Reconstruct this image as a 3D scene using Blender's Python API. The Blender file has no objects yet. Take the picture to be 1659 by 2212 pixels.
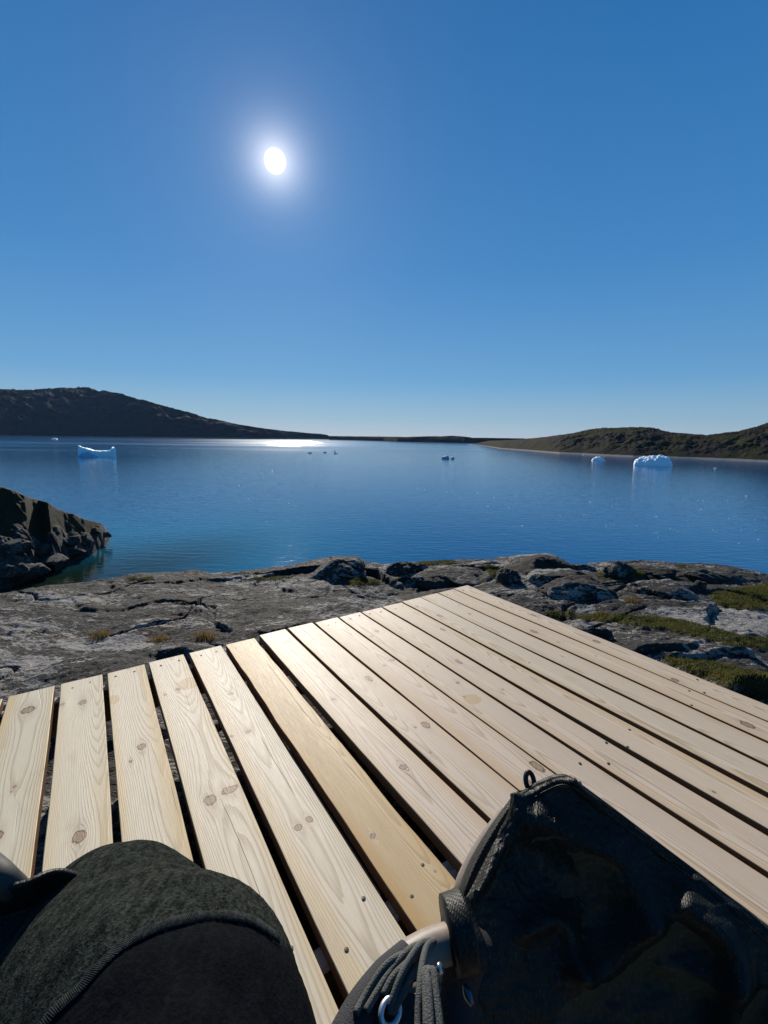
import bpy, bmesh, math, random
import numpy as np
from mathutils import Vector, Matrix
from mathutils.bvhtree import BVHTree
R = math.radians
random.seed(4); RNG = np.random.default_rng(7)
SC = bpy.context.scene
COL = SC.collection

# ------------------------------------------------------------------ camera model (metres, deck top z = 0)
F = 952.0; TH = math.atan((1106 - 944.5) / F); CZ = 1.0; RO = R(.7)
CR, SR = math.cos(RO), math.sin(RO)
SEA = -15.0
def ray(x, y):
    a = (x - 829.5) / F; b = -(y - 1106) / F
    a, b = a * CR - b * SR, a * SR + b * CR
    return np.array([a, math.cos(TH) + b * math.sin(TH), b * math.cos(TH) - math.sin(TH)])
def at(x, y, t):                       # point at slant distance t along a sight line
    d = ray(x, y); d = d / np.linalg.norm(d)
    return Vector(d * t + np.array([0, 0, CZ]))
def on(x, y, z):                       # where a sight line meets height z
    d = ray(x, y); t = (z - CZ) / d[2]
    return Vector(d * t + np.array([0, 0, CZ]))
def project(X, Y, Z):                  # world -> photo pixel (authoring helper, vectorised)
    Zr = Z - CZ
    fw = Y * math.cos(TH) - Zr * math.sin(TH)
    up = Y * math.sin(TH) + Zr * math.cos(TH)
    fw = np.where(np.abs(fw) < 1e-4, 1e-4, fw)
    a = X / fw; b = up / fw
    px = 829.5 + F * (a * CR + b * SR); py = 1106 - F * (-a * SR + b * CR)
    return np.where(fw > 0, px, -9e5), py

# ------------------------------------------------------------------ numpy noise
def _h(ix, iy, s):
    n = (ix.astype(np.int64) * 374761393 + iy.astype(np.int64) * 668265263 + s * 982451653) & 0x7fffffff
    n = ((n ^ (n >> 13)) * 1274126177) & 0x7fffffff
    n = (n ^ (n >> 16)) & 0x7fffffff
    return n / 0x7fffffff
def gnoise(x, y, s=0):
    ix = np.floor(x); iy = np.floor(y); fx = x - ix; fy = y - iy
    u = fx * fx * fx * (fx * (fx * 6 - 15) + 10); v = fy * fy * fy * (fy * (fy * 6 - 15) + 10)
    def g(dx, dy):
        a = _h(ix + dx, iy + dy, s) * 6.2831853
        return np.cos(a) * (fx - dx) + np.sin(a) * (fy - dy)
    return 1.5 * ((g(0, 0) * (1 - u) + g(1, 0) * u) * (1 - v) + (g(0, 1) * (1 - u) + g(1, 1) * u) * v)
def fbm(x, y, o=4, s=0, gain=.5):
    r = 0; a = 1
    for i in range(o):
        r = r + a * gnoise(x * 2 ** i + 17.3 * i, y * 2 ** i - 9.1 * i, s + i); a *= gain
    return r
def ridged(x, y, o=4, s=0):
    r = 0; a = 1
    for i in range(o):
        r = r + a * (1 - 2 * np.abs(gnoise(x * 2 ** i + 5.3 * i, y * 2 ** i, s + i))); a *= .5
    return r
def cells(x, y, s=0):                  # F1, F2 distance and cell id
    ix = np.floor(x); iy = np.floor(y)
    f1 = np.full(x.shape, 9.); f2 = np.full(x.shape, 9.); idn = np.zeros(x.shape)
    for dx in (-1, 0, 1):
        for dy in (-1, 0, 1):
            cx = ix + dx; cy = iy + dy
            d = np.hypot(cx + _h(cx, cy, s) - x, cy + _h(cx, cy, s + 50) - y)
            c = d < f1
            f2 = np.where(c, f1, np.minimum(f2, d)); idn = np.where(c, _h(cx, cy, s + 99), idn); f1 = np.where(c, d, f1)
    return f1, f2, idn
def sstep(a, b, x):
    t = np.clip((x - a) / (b - a), 0, 1); return t * t * (3 - 2 * t)
def inside(px, py, poly):
    r = np.zeros(px.shape, bool); n = len(poly)
    for i in range(n):
        x0, y0 = poly[i]; x1, y1 = poly[(i + 1) % n]
        if y0 == y1: continue
        r ^= ((y0 > py) != (y1 > py)) & (px < (x1 - x0) * (py - y0) / (y1 - y0) + x0)
    return r

# ------------------------------------------------------------------ object helpers
def link(o, parent=None):
    COL.objects.link(o)
    if parent is not None: o.parent = parent
    return o
def tag(o, label=None, cat=None, group=None, kind=None):
    if label: o['label'] = label
    if cat: o['category'] = cat
    if group: o['group'] = group
    if kind: o['kind'] = kind
    return o
def empty(name, loc, label, cat, group=None):
    o = bpy.data.objects.new(name, None); o.location = loc; o.empty_display_size = .1
    link(o); return tag(o, label, cat, group)
def mesh(name, V, Fc, mat=None, parent=None, smooth=True, mats=None):
    me = bpy.data.meshes.new(name); me.from_pydata([tuple(v) for v in V], [], Fc); me.update()
    if smooth: me.polygons.foreach_set('use_smooth', [True] * len(me.polygons))
    o = bpy.data.objects.new(name, me)
    if mat: me.materials.append(mat)
    for m in (mats or []): me.materials.append(m)
    link(o)
    if parent is not None: o.parent = parent; o.matrix_parent_inverse = Matrix.Translation(parent.location).inverted() if parent.type == 'EMPTY' and parent.parent is None else Matrix()
    return o
def grid_mesh(name, X, Y, Z, mat, wrap=False, smooth=True):
    n, m = X.shape
    co = np.stack([X, Y, Z], -1).reshape(-1, 3).astype(np.float32)
    I = np.arange(n * m).reshape(n, m)
    if wrap: I = np.concatenate([I, I[:, :1]], 1)
    q = np.stack([I[:-1, :-1], I[:-1, 1:], I[1:, 1:], I[1:, :-1]], -1).reshape(-1, 4)
    me = bpy.data.meshes.new(name)
    me.vertices.add(len(co)); me.vertices.foreach_set('co', co.ravel())
    me.loops.add(q.size); me.loops.foreach_set('vertex_index', q.ravel().astype(np.int32))
    me.polygons.add(len(q)); me.polygons.foreach_set('loop_start', (np.arange(len(q)) * 4).astype(np.int32))
    me.polygons.foreach_set('loop_total', np.full(len(q), 4, np.int32))
    me.update(calc_edges=True)
    me.polygons.foreach_set('use_smooth', np.full(len(q), smooth))
    me.materials.append(mat)
    return link(bpy.data.objects.new(name, me))
def attr(o, name, arr):
    a = o.data.attributes.new(name, 'FLOAT', 'POINT'); a.data.foreach_set('value', np.asarray(arr, np.float32).ravel())
def catmull(P, n):
    P = [np.array(p, float) for p in P]; P = [2 * P[0] - P[1]] + P + [2 * P[-1] - P[-2]]; out = []
    for i in range(1, len(P) - 2):
        for k in range(n):
            t = k / n; a, b, c, d = P[i - 1:i + 3]
            out.append(.5 * (2 * b + (c - a) * t + (2 * a - 5 * b + 4 * c - d) * t * t + (3 * b - a - 3 * c + d) * t ** 3))
    out.append(P[-2]); return out
def tube_geo(path, rad, seg=14, cap=True, V=None, Fc=None, squash=1.0):
    V = [] if V is None else V; Fc = [] if Fc is None else Fc
    P = [Vector(p[:3]) for p in path]; n = len(P); base = len(V)
    t = (P[1] - P[0]).normalized(); up = Vector((0, 0, 1)) if abs(t.z) < .9 else Vector((1, 0, 0))
    nrm = t.cross(up).normalized()
    for i in range(n):
        t = (P[min(i + 1, n - 1)] - P[max(i - 1, 0)]).normalized()
        nrm = (nrm - t * nrm.dot(t)).normalized(); bn = t.cross(nrm)
        r = rad[i] if hasattr(rad, '__len__') else rad
        for k in range(seg):
            a = 2 * math.pi * k / seg
            V.append(P[i] + nrm * math.cos(a) * r + bn * math.sin(a) * r * squash)
    for i in range(n - 1):
        for k in range(seg):
            a = base + i * seg + k; b = base + i * seg + (k + 1) % seg
            Fc.append((a, b, b + seg, a + seg))
    if cap:
        Fc.append(tuple(base + k for k in range(seg))[::-1]); Fc.append(tuple(base + (n - 1) * seg + k for k in range(seg)))
    return V, Fc

# ------------------------------------------------------------------ node helpers
class NT:
    def __init__(s, tree): s.t = tree; s.n = tree.nodes; s.l = tree.links
    def new(s, typ, **kw):
        nd = s.n.new(typ)
        for k, v in kw.items(): setattr(nd, k, v)
        return nd
    def put(s, sock, val):
        if val is None: return
        if isinstance(val, bpy.types.NodeSocket): s.l.new(val, sock)
        elif hasattr(sock.default_value, '__len__') and not hasattr(val, '__len__'): sock.default_value = [val] * len(sock.default_value)
        elif hasattr(val, '__len__') and len(sock.default_value) == 4 and len(val) == 3: sock.default_value = (*val, 1)
        else: sock.default_value = val
    def math(s, op, a, b=None, c=None, clamp=False):
        nd = s.new('ShaderNodeMath', operation=op, use_clamp=clamp)
        for i, v in enumerate((a, b, c)): s.put(nd.inputs[i], v)
        return nd.outputs[0]
    def vmath(s, op, a, b=None):
        nd = s.new('ShaderNodeVectorMath', operation=op); s.put(nd.inputs[0], a); s.put(nd.inputs[1], b); return nd.outputs[0]
    def noise(s, vec, scale, detail=4, rough=.5, dist=0.0, dim='3D'):
        nd = s.new('ShaderNodeTexNoise', noise_dimensions=dim); s.put(nd.inputs['Vector'], vec)
        s.put(nd.inputs['Scale'], scale); s.put(nd.inputs['Detail'], detail); s.put(nd.inputs['Roughness'], rough); s.put(nd.inputs['Distortion'], dist)
        return nd.outputs['Fac']
    def voro(s, vec, scale, feature='F1', out='Distance'):
        nd = s.new('ShaderNodeTexVoronoi', feature=feature); s.put(nd.inputs['Vector'], vec); s.put(nd.inputs['Scale'], scale); return nd.outputs[out]
    def ramp(s, fac, stops, interp='LINEAR'):
        nd = s.new('ShaderNodeValToRGB'); s.put(nd.inputs[0], fac); cr = nd.color_ramp; cr.interpolation = interp
        while len(cr.elements) < len(stops): cr.elements.new(.5)
        for e, (p, c) in zip(cr.elements, stops):
            e.position = p; e.color = (*c, 1) if hasattr(c, '__len__') else (c, c, c, 1)
        return nd.outputs[0]
    def mix(s, f, a, b, blend='MIX'):
        nd = s.new('ShaderNodeMix', data_type='RGBA', blend_type=blend); s.put(nd.inputs[0], f); s.put(nd.inputs[6], a); s.put(nd.inputs[7], b); return nd.outputs[2]
    def smooth(s, x, a, b, o0=0., o1=1.):
        nd = s.new('ShaderNodeMapRange', interpolation_type='SMOOTHSTEP'); s.put(nd.inputs[0], x); s.put(nd.inputs[1], a); s.put(nd.inputs[2], b); s.put(nd.inputs[3], o0); s.put(nd.inputs[4], o1); return nd.outputs[0]
    def bump(s, h, strength=.5, dist=.01, normal=None):
        nd = s.new('ShaderNodeBump'); s.put(nd.inputs['Height'], h); s.put(nd.inputs['Strength'], strength); s.put(nd.inputs['Distance'], dist); s.put(nd.inputs['Normal'], normal); return nd.outputs[0]
    def coord(s, which='Object'): return s.new('ShaderNodeTexCoord').outputs[which]
    def map(s, vec, scale=(1, 1, 1), rot=(0, 0, 0), loc=(0, 0, 0)):
        nd = s.new('ShaderNodeMapping'); s.put(nd.inputs[0], vec); nd.inputs['Location'].default_value = loc; nd.inputs['Rotation'].default_value = rot; nd.inputs['Scale'].default_value = scale; return nd.outputs[0]
    def attr(s, name): return s.new('ShaderNodeAttribute', attribute_name=name).outputs['Fac']
def material(name):
    m = bpy.data.materials.new(name); m.use_nodes = True
    n = NT(m.node_tree); b = m.node_tree.nodes['Principled BSDF']
    return m, n, b
def plain(name, col, rough=.5, metal=0., spec=.5, bumpscale=None, bstr=.2):
    m, n, b = material(name)
    n.put(b.inputs['Base Color'], col); b.inputs['Roughness'].default_value = rough; b.inputs['Metallic'].default_value = metal
    b.inputs['Specular IOR Level'].default_value = spec
    co = n.coord(); v = n.noise(co, bumpscale or 60, 4)
    n.put(b.inputs['Base Color'], n.mix(v, [c * .75 for c in col], [min(1, c * 1.25) for c in col]))
    n.put(b.inputs['Normal'], n.bump(v, bstr, .002))
    return m

# ------------------------------------------------------------------ world, sun, camera
s = ray(594, 348); s = s / np.linalg.norm(s)
SUN_EL = math.asin(s[2]); SUN_AZ = math.atan2(s[0], s[1])
w = bpy.data.worlds.new('World'); SC.world = w; w.use_nodes = True
wn = NT(w.node_tree); bg = w.node_tree.nodes['Background']
sky = wn.new('ShaderNodeTexSky', sky_type='NISHITA'); sky.sun_disc = False
sky.sun_elevation = SUN_EL; sky.sun_rotation = SUN_AZ
sky.altitude = 0; sky.air_density = 1.0; sky.dust_density = .1; sky.ozone_density = 3.0
hs = wn.new('ShaderNodeHueSaturation'); hs.inputs['Saturation'].default_value = 1.12; hs.inputs['Value'].default_value = 1.0
wn.l.new(sky.outputs[0], hs.inputs['Color'])
# the sun's own disc and the bright air right around it, by angle from the sun's direction
nv = wn.vmath('NORMALIZE', wn.coord('Generated'))
dt = wn.new('ShaderNodeVectorMath', operation='DOT_PRODUCT'); wn.put(dt.inputs[0], nv); wn.put(dt.inputs[1], tuple(s))
ang = wn.math('ARCCOSINE', wn.math('MINIMUM', dt.outputs['Value'], .9999999))
def lobe(width, amp, p=1.0): return wn.math('MULTIPLY', wn.math('EXPONENT', wn.math('MULTIPLY', wn.math('POWER', wn.math('DIVIDE', ang, width), p), -1.0)), amp)
disc = wn.smooth(ang, R(1.15), R(.2), 0., 60.)
aur = wn.math('ADD', disc, wn.math('ADD', lobe(R(1.7), 9.0, 1.15), lobe(R(7.0), .7)))
glow = wn.new('ShaderNodeMix', data_type='RGBA', blend_type='ADD'); glow.inputs[0].default_value = 1
zz = wn.new('ShaderNodeSeparateXYZ'); wn.put(zz.inputs[0], nv)
clear = wn.ramp(wn.math('MAXIMUM', zz.outputs[2], 0.), [(0, (.41, .48, .50)), (.035, (.225, .39, .54)), (.12, (.100, .305, .57)), (.32, (.042, .216, .515)), (.6, (.016, .147, .41)), (.82, (.007, .102, .31)), (1, (.005, .075, .25))])
air = wn.mix(.12, wn.vmath('MULTIPLY', clear, (8.0, 8.0, 8.0)), hs.outputs[0])
wn.l.new(air, glow.inputs[6])
gx = wn.new('ShaderNodeCombineXYZ')
for i, k in enumerate((1.0, .93, .86)): wn.put(gx.inputs[i], wn.math('MULTIPLY', aur, k))
wn.l.new(gx.outputs[0], glow.inputs[7])
wn.l.new(glow.outputs[2], bg.inputs['Color']); bg.inputs['Strength'].default_value = .1
sl = bpy.data.lights.new('sun', 'SUN'); sl.energy = 5.0; sl.angle = R(.55); sl.color = (1, .91, .78)
so = link(bpy.data.objects.new('sun', sl)); so.rotation_euler = (-Vector(s)).to_track_quat('-Z', 'Y').to_euler(); so.location = (0, 0, 60)
cam = bpy.data.cameras.new('camera'); cam.sensor_fit = 'HORIZONTAL'; cam.sensor_width = 36; cam.lens = F / 1659 * 36
cam.clip_start = .02; cam.clip_end = 80000
co_ = link(bpy.data.objects.new('camera', cam)); UPV = Vector((0, math.sin(TH), math.cos(TH))); FWV = Vector((0, math.cos(TH), -math.sin(TH))); XV = Vector((1, 0, 0))
rx_ = XV * CR + UPV * SR; ux_ = UPV * CR - XV * SR
co_.matrix_world = Matrix(((rx_.x, ux_.x, -FWV.x, 0), (rx_.y, ux_.y, -FWV.y, 0), (rx_.z, ux_.z, -FWV.z, CZ), (0, 0, 0, 1))); SC.camera = co_
SC.view_settings.view_transform = 'Standard'; SC.view_settings.look = 'None'; SC.view_settings.gamma = 1; SC.view_settings.exposure = .3
SC.cycles.max_bounces = 6

# ------------------------------------------------------------------ water
def water_material():
    m, n, b = material('sea_water')
    geo = n.new('ShaderNodeNewGeometry'); P = geo.outputs['Position']
    sx = n.new('ShaderNodeSeparateXYZ'); n.put(sx.inputs[0], P)
    dist = n.math('SQRT', n.math('ADD', n.math('POWER', sx.outputs[0], 2.), n.math('POWER', sx.outputs[1], 2.)))
    wp = n.map(P, (.42, 1.5, 1), (0, 0, R(12)))
    h1 = n.noise(wp, .8, 1.2, .45, .5)
    h2 = n.noise(n.map(P, (.7, 2.2, 1), (0, 0, R(-20))), 2.2, 2, .5)
    h3 = n.noise(n.map(P, (.5, 1.2, 1), (0, 0, R(5))), .12, 2, .5)
    h = n.math('ADD', n.math('ADD', n.math('MULTIPLY', h1, .56), n.math('MULTIPLY', h2, .15)), n.math('MULTIPLY', h3, .35))
    # wind patches: smooth lanes and rougher bands across the far fjord
    band = n.noise(n.map(P, (.0016, .006, 1), (0, 0, R(4))), 1., 3, .55, .5)
    far = n.smooth(dist, 330., 700.)
    ruff = n.math('MULTIPLY', n.smooth(band, .40, .58), far)
    gd = on(640, 960, SEA); L_ = math.hypot(gd.x, gd.y); ux, uy = gd.x / L_, gd.y / L_
    al = n.math('ADD', n.math('MULTIPLY', sx.outputs[0], ux), n.math('MULTIPLY', sx.outputs[1], uy)); cs = n.math('SUBTRACT', n.math('MULTIPLY', sx.outputs[0], uy), n.math('MULTIPLY', sx.outputs[1], ux))
    pr = n.math('ADD', n.math('POWER', n.math('DIVIDE', n.math('SUBTRACT', al, 1250.), 620.), 2.), n.math('POWER', n.math('DIVIDE', cs, 76.), 2.))
    pr = n.math('ADD', pr, n.math('MULTIPLY', n.math('SUBTRACT', n.noise(n.map(P, (.012, .012, 1)), 1., 4), .5), 1.2))
    streak = n.noise(n.map(P, (.035, .007, 1), (0, 0, R(-10))), 1., 6, .75)
    gust = n.math('MULTIPLY', n.smooth(pr, 1.1, .4), n.smooth(streak, .40, .62, .0, 1.))
    st = n.math('ADD', n.smooth(dist, 60., 350., .115, .085), n.math('ADD', n.math('MULTIPLY', ruff, .06), n.math('MULTIPLY', gust, .5)))
    n.put(b.inputs['Normal'], n.bump(h, st, 1.0))
    n.put(b.inputs['Roughness'], n.math('ADD', n.smooth(dist, 20., 900., .05, .12), n.math('ADD', n.math('MULTIPLY', ruff, .05), n.math('MULTIPLY', gust, .22))))
    shal = n.math('MULTIPLY', n.smooth(sx.outputs[0], -12., -30.), n.smooth(dist, 84., 58.))
    mid = n.math('MULTIPLY', n.smooth(sx.outputs[0], 15., -25.), n.smooth(dist, 130., 60.))
    deep = n.mix(mid, (.001, .066, .185), (.001, .112, .205))
    n.put(b.inputs['Base Color'], n.mix(shal, deep, (.006, .016, .009)))
    b.inputs['IOR'].default_value = 1.333
    return m
WATER = water_material()
rr = np.concatenate([[1.0], np.geomspace(14, 20500, 66)]); aa = np.linspace(0, 2 * math.pi, 97)[:-1]
RR, AA = np.meshgrid(rr, aa, indexing='ij')
water = tag(grid_mesh('water', np.sin(AA) * RR, np.cos(AA) * RR, np.full(RR.shape, SEA), WATER, True), kind='structure')

# ------------------------------------------------------------------ far hills
def hill_material(name, dark, grass, pale, gs=.02, pale_amt=.62):
    m, n, b = material(name)
    P = n.new('ShaderNodeNewGeometry').outputs['Position']
    a = n.noise(P, gs, 6, .6); c = n.noise(n.map(P, (1, 1, 2.2)), gs * 6, 6, .65)
    col = n.mix(n.smooth(a, .40, .60), dark, grass)
    col = n.mix(n.smooth(c, pale_amt, pale_amt + .1), col, pale)
    sh = n.attr('shore')
    col = n.mix(n.math('MULTIPLY', n.smooth(n.math('ADD', sh, n.math('MULTIPLY', n.math('SUBTRACT', c, .5), .7)), .45, .75), .9), col, pale)
    n.put(b.inputs['Base Color'], col); b.inputs['Roughness'].default_value = .9; b.inputs['Specular IOR Level'].default_value = .03
    n.put(b.inputs['Normal'], n.bump(n.noise(P, gs * 5, 7, .65), .28, .06 / gs))
    return m
def hill(name, ridge, shore, mat, back=1.5, rough=.18, n=420, seed=1, depth=.5, band=3., clamp=True):
    rx = np.array([p[0] for p in ridge], float); ry = np.array([p[1] for p in ridge], float)
    hx = np.array([p[0] for p in shore], float); hy = np.array([p[1] for p in shore], float)
    xs = np.linspace(rx[0], rx[-1], n)
    D0 = []; D1 = []; AZ = []; HT = []
    for x in xs:
        yr = min(np.interp(x, rx, ry), 944.5 + (x - 829.5) * .01222 - 1.2) if clamp else np.interp(x, rx, ry); ys = np.interp(x, hx, hy)
        d = ray(x, ys); d0 = (SEA - CZ) / d[2] * math.hypot(d[0], d[1])
        r = ray(x, yr); te = r[2] / math.hypot(r[0], r[1])
        tq = max(te, -.02); d1 = (d0 + (CZ - SEA) / depth) / (1 - tq / depth); hgt = CZ + te * d1 - SEA
        AZ.append(math.atan2(d[0], d[1])); D0.append(d0); D1.append(d1); HT.append(max(hgt, .3))
    AZ, D0, D1, HT = map(np.array, (AZ, D0, D1, HT))
    tt = np.concatenate([np.linspace(-.06, 1, 70), np.linspace(1.04, 1 + back * 2, 26)])
    T, A = np.meshgrid(tt, AZ, indexing='ij')
    rad = D0 + (D1 - D0) * T
    X = np.sin(A) * rad; Y = np.cos(A) * rad
    up = np.where(T < 1, np.clip(T, 0, 1) ** .85, 1 - sstep(1, 1 + back * 2, T))
    sc = np.median(D0) / 60
    nn = fbm(X / sc / 2.0, Y / sc / 2.0, 5, seed) * rough + np.abs(fbm(X / sc * 1.3, Y / sc * 1.3, 4, seed + 9)) * rough * .6
    w_ = np.clip(T * 3, 0, 1) * np.where(T < 1, 1 - .75 * sstep(.55, 1, T), .3)
    Z = SEA + HT * up * (1 + 0 * nn) + HT * nn * w_ + np.where(T < 0, -.5, 0)
    # small bumps along the skyline
    Z += HT * .02 * fbm(A * 900, T * 4, 3, seed + 4) * sstep(.6, 1, T)
    o = grid_mesh(name, X, Y, Z, mat)
    attr(o, 'shore', 1 - sstep(band * .4, band, Z - SEA))
    return o
def c3(L): return [((1924 + x * .66305) / 1.8228, (1600 + y * .66305) / 1.8228) for x, y in L]
def c2(L): return [((900 + x * .66305) / 1.8228, (1600 + y * .66305) / 1.8228) for x, y in L]
def c5(L): return [((1250 + x * .30139) / 1.8228, (1680 + y * .30139) / 1.8228) for x, y in L]
hl_left = hill_material('left_hill', (.006, .007, .009), (.011, .012, .011), (.20, .185, .17), .006, .72)
hl_right = hill_material('right_hill', (.021, .019, .017), (.027, .027, .011), (.26, .24, .215), .03, .66)
hl_mid = hill_material('mid_hill', (.012, .012, .014), (.018, .019, .013), (.10, .095, .09), .01, .68)
LR = [(-500, 880), (-320, 862), (-160, 848), (-60, 846), (0, 842), (60, 842), (130, 840), (160, 840), (183, 836), (200, 839), (222, 844), (240, 845), (262, 851), (300, 861), (330, 868), (360, 878), (390, 885), (420, 892), (445, 903), (470, 906), (500, 913), (530, 919), (560, 924), (600, 929), (650, 934), (690, 937), (706, 939), (718, 945.5)]
hill('headland_far_left' if 0 else 'hill', LR, [(-500, 943), (0, 943), (200, 944.5), (330, 946.5), (560, 949), (640, 949), (718, 949.5)], hl_left, seed=3, depth=.62, rough=.09, band=9.)['kind'] = 'structure'
isl = c5([(150, 150), (200, 137), (260, 138), (300, 132), (360, 146), (400, 148), (440, 146), (480, 152), (520, 168), (560, 160), (590, 158), (640, 166), (690, 158), (720, 157), (760, 150), (800, 160), (860, 154), (900, 152), (950, 150), (1000, 146), (1040, 150), (1100, 160)])
hill('island', isl, c5([(150, 172), (480, 178), (860, 187), (1100, 192)]), hl_mid, seed=8, depth=.7, rough=.15, n=260, band=1.)['kind'] = 'structure'
mid = c2([(920, 200), (950, 196), (1010, 187), (1080, 181), (1140, 179), (1200, 177), (1260, 178), (1330, 174), (1400, 179), (1440, 184), (1470, 197), (1500, 205), (1600, 205), (1760, 206)])
hill('hill', mid, c2([(920, 206.5), (1000, 210), (1200, 214), (1400, 218), (1500, 219), (1760, 222)]), hl_mid, seed=12, depth=.7, n=260, rough=.10, band=1.5)['kind'] = 'structure'
RRg = c3([(-120, 226), (-80, 221), (-40, 212), (0, 204), (60, 203), (120, 200), (200, 194), (280, 187), (340, 181), (400, 173), (440, 168), (480, 160), (520, 151), (560, 144), (620, 131), (660, 129), (700, 132), (760, 126), (830, 124), (890, 123), (960, 128), (990, 133), (1010, 143), (1060, 156), (1140, 160), (1200, 164), (1270, 170), (1320, 165), (1370, 160), (1410, 156), (1460, 149), (1500, 136), (1540, 125), (1600, 105), (1659, 88), (1760, 50), (1900, 10), (2200, -60)])
RSg = c3([(-120, 228), (-80, 230), (0, 240), (70, 252), (200, 262), (320, 272), (420, 280), (560, 286), (690, 293), (860, 301), (1060, 307), (1240, 313), (1440, 321), (1659, 330), (2200, 345)])
hill('hill', RRg, RSg, hl_right, seed=21, depth=.36, clamp=False, rough=.085, n=520, band=2.3)['kind'] = 'structure'

# ------------------------------------------------------------------ rock materials
def rock_material(name, scale=1.0, dark=1.0):
    m, n, b = material(name)
    P = n.new('ShaderNodeNewGeometry').outputs['Position']
    ps = n.map(P, (1, 1.9, 2.0), (0, 0, R(-14)))
    a = n.noise(ps, 1.3 * scale, 6, .6, .3)                # broad tone
    c = n.noise(ps, 10 * scale, 8, .62, 1.0)                # lichen mottling
    d = n.noise(ps, 30 * scale, 6, .62, .5)
    e = n.math('ADD', n.math('MULTIPLY', c, .62), n.math('MULTIPLY', d, .38))
    thr = n.math('ADD', n.math('MULTIPLY', n.math('SUBTRACT', a, .5), -.85), .556)
    pal = n.attr('pale')
    thr = n.math('SUBTRACT', thr, n.math('MULTIPLY', pal, .17))
    lich = n.smooth(n.math('SUBTRACT', e, thr), -.022, .018)
    light = n.mix(n.noise(ps, 5 * scale, 4), (.125, .12, .114), (.33, .32, .30))
    ln = n.math('ABSOLUTE', n.math('SUBTRACT', n.noise(n.map(ps, (.55, 2.6, 1.2)), 1.6 * scale, 6, .6, .6), .5))
    crl = n.math('MULTIPLY', n.smooth(ln, .016, .004), n.smooth(n.noise(ps, 1.1 * scale, 3), .40, .55))
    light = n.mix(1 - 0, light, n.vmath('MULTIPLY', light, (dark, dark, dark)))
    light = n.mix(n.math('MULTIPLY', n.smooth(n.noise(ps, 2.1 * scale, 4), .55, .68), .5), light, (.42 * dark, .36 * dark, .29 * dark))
    col = n.mix(lich, n.mix(d, (.012, .0115, .011), (.048, .045, .040)), light)
    col = n.mix(crl, col, (.012, .011, .010))
    org = n.math('MULTIPLY', n.smooth(n.noise(ps, 3.2 * scale, 5, .65), .66, .71), n.smooth(d, .48, .55))
    col = n.mix(n.math('MULTIPLY', org, .65), col, (.38, .15, .06))
    mo = n.math('ADD', n.attr('moss'), n.math('MULTIPLY', n.math('SUBTRACT', n.noise(P, 7 * scale, 6, .65), .5), 1.3))
    mof = n.smooth(mo, .45, .62)
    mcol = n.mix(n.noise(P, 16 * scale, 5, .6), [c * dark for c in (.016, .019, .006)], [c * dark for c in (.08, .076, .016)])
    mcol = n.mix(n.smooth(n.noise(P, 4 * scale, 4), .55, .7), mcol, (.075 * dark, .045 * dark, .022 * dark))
    col = n.mix(mof, col, mcol)
    wet = n.attr('wet')
    col = n.mix(n.math('MULTIPLY', wet, .85), col, (.012, .012, .010))
    n.put(b.inputs['Base Color'], col); b.inputs['Roughness'].default_value = .82; b.inputs['Specular IOR Level'].default_value = .25
    pit = n.math('SUBTRACT', n.math('ADD', n.math('SUBTRACT', n.math('MULTIPLY', c, 1.), n.math('MULTIPLY', crl, .5)), n.math('MULTIPLY', d, .55)), n.math('MULTIPLY', n.smooth(n.voro(ps, 45 * scale), .35, .05), .35))
    n.put(b.inputs['Normal'], n.bump(n.math('ADD', pit, n.math('MULTIPLY', mof, n.noise(P, 90 * scale, 3))), 1.0, .034 / scale))
    return m
ROCK = rock_material('lichen_rock')
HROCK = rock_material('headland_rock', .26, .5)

# ------------------------------------------------------------------ foreground rock
crest_px = [(-400, 1340), (-200, 1312), (-60, 1290), (0, 1282), (60, 1272), (100, 1263), (160, 1260), (230, 1255), (290, 1244), (340, 1241), (400, 1238), (430, 1236), (456, 1243), (500, 1240), (560, 1232), (610, 1226), (660, 1218), (700, 1211), (740, 1208), (772, 1210), (790, 1219), (830, 1222), (880, 1220), (940, 1212), (1000, 1208), (1080, 1206), (1160, 1205), (1235, 1226), (1270, 1221), (1300, 1217), (1340, 1214), (1385, 1213), (1450, 1217), (1520, 1219), (1570, 1222), (1600, 1228), (1630, 1234), (1659, 1243), (1760, 1275), (2000, 1330), (2600, 1420)]
caz = []; ctan = []
for x, y in crest_px:
    d = ray(x, y); caz.append(math.atan2(d[0], d[1])); ctan.append(-d[2] / math.hypot(d[0], d[1]))
rcx = [(-400, 5.0), (0, 5.3), (455, 5.7), (700, 6.2), (1000, 6.6), (1235, 6.4), (1300, 7.2), (1659, 8.0), (2600, 9)]
rcaz = [math.atan2(ray(x, 1230)[0], ray(x, 1230)[1]) for x, _ in rcx]
az = np.concatenate([np.linspace(-math.pi, -.86, 50)[:-1], np.linspace(-.86, .86, 760), np.linspace(.86, math.pi, 51)[1:-1]])
rad = np.concatenate([np.linspace(.05, 1.0, 50)[:-1], np.linspace(1.0, 8.6, 520), np.geomspace(8.8, 60, 70)])
RAD, AZM = np.meshgrid(rad, az, indexing='ij')
RC = np.interp(AZM, rcaz, [r for _, r in rcx]); TC = np.interp(AZM, caz, ctan)
TX = np.sin(AZM) * RAD; TY = np.cos(AZM) * RAD
zc = CZ - RC * TC
t = np.clip((RAD - 1.6) / (RC - 1.6), 0, 1)
Zb = -.33 + (zc + .33) * (t ** 1.15)
cr = sstep(.45, 1.0, t)                                   # near the crest: keep the outline
big = fbm(TX * .55, TY * .8, 3, 2) * .10
ca, sa = math.cos(R(-14)), math.sin(R(-14))
U = TX * ca - TY * sa; Vv = TX * sa + TY * ca
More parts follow.
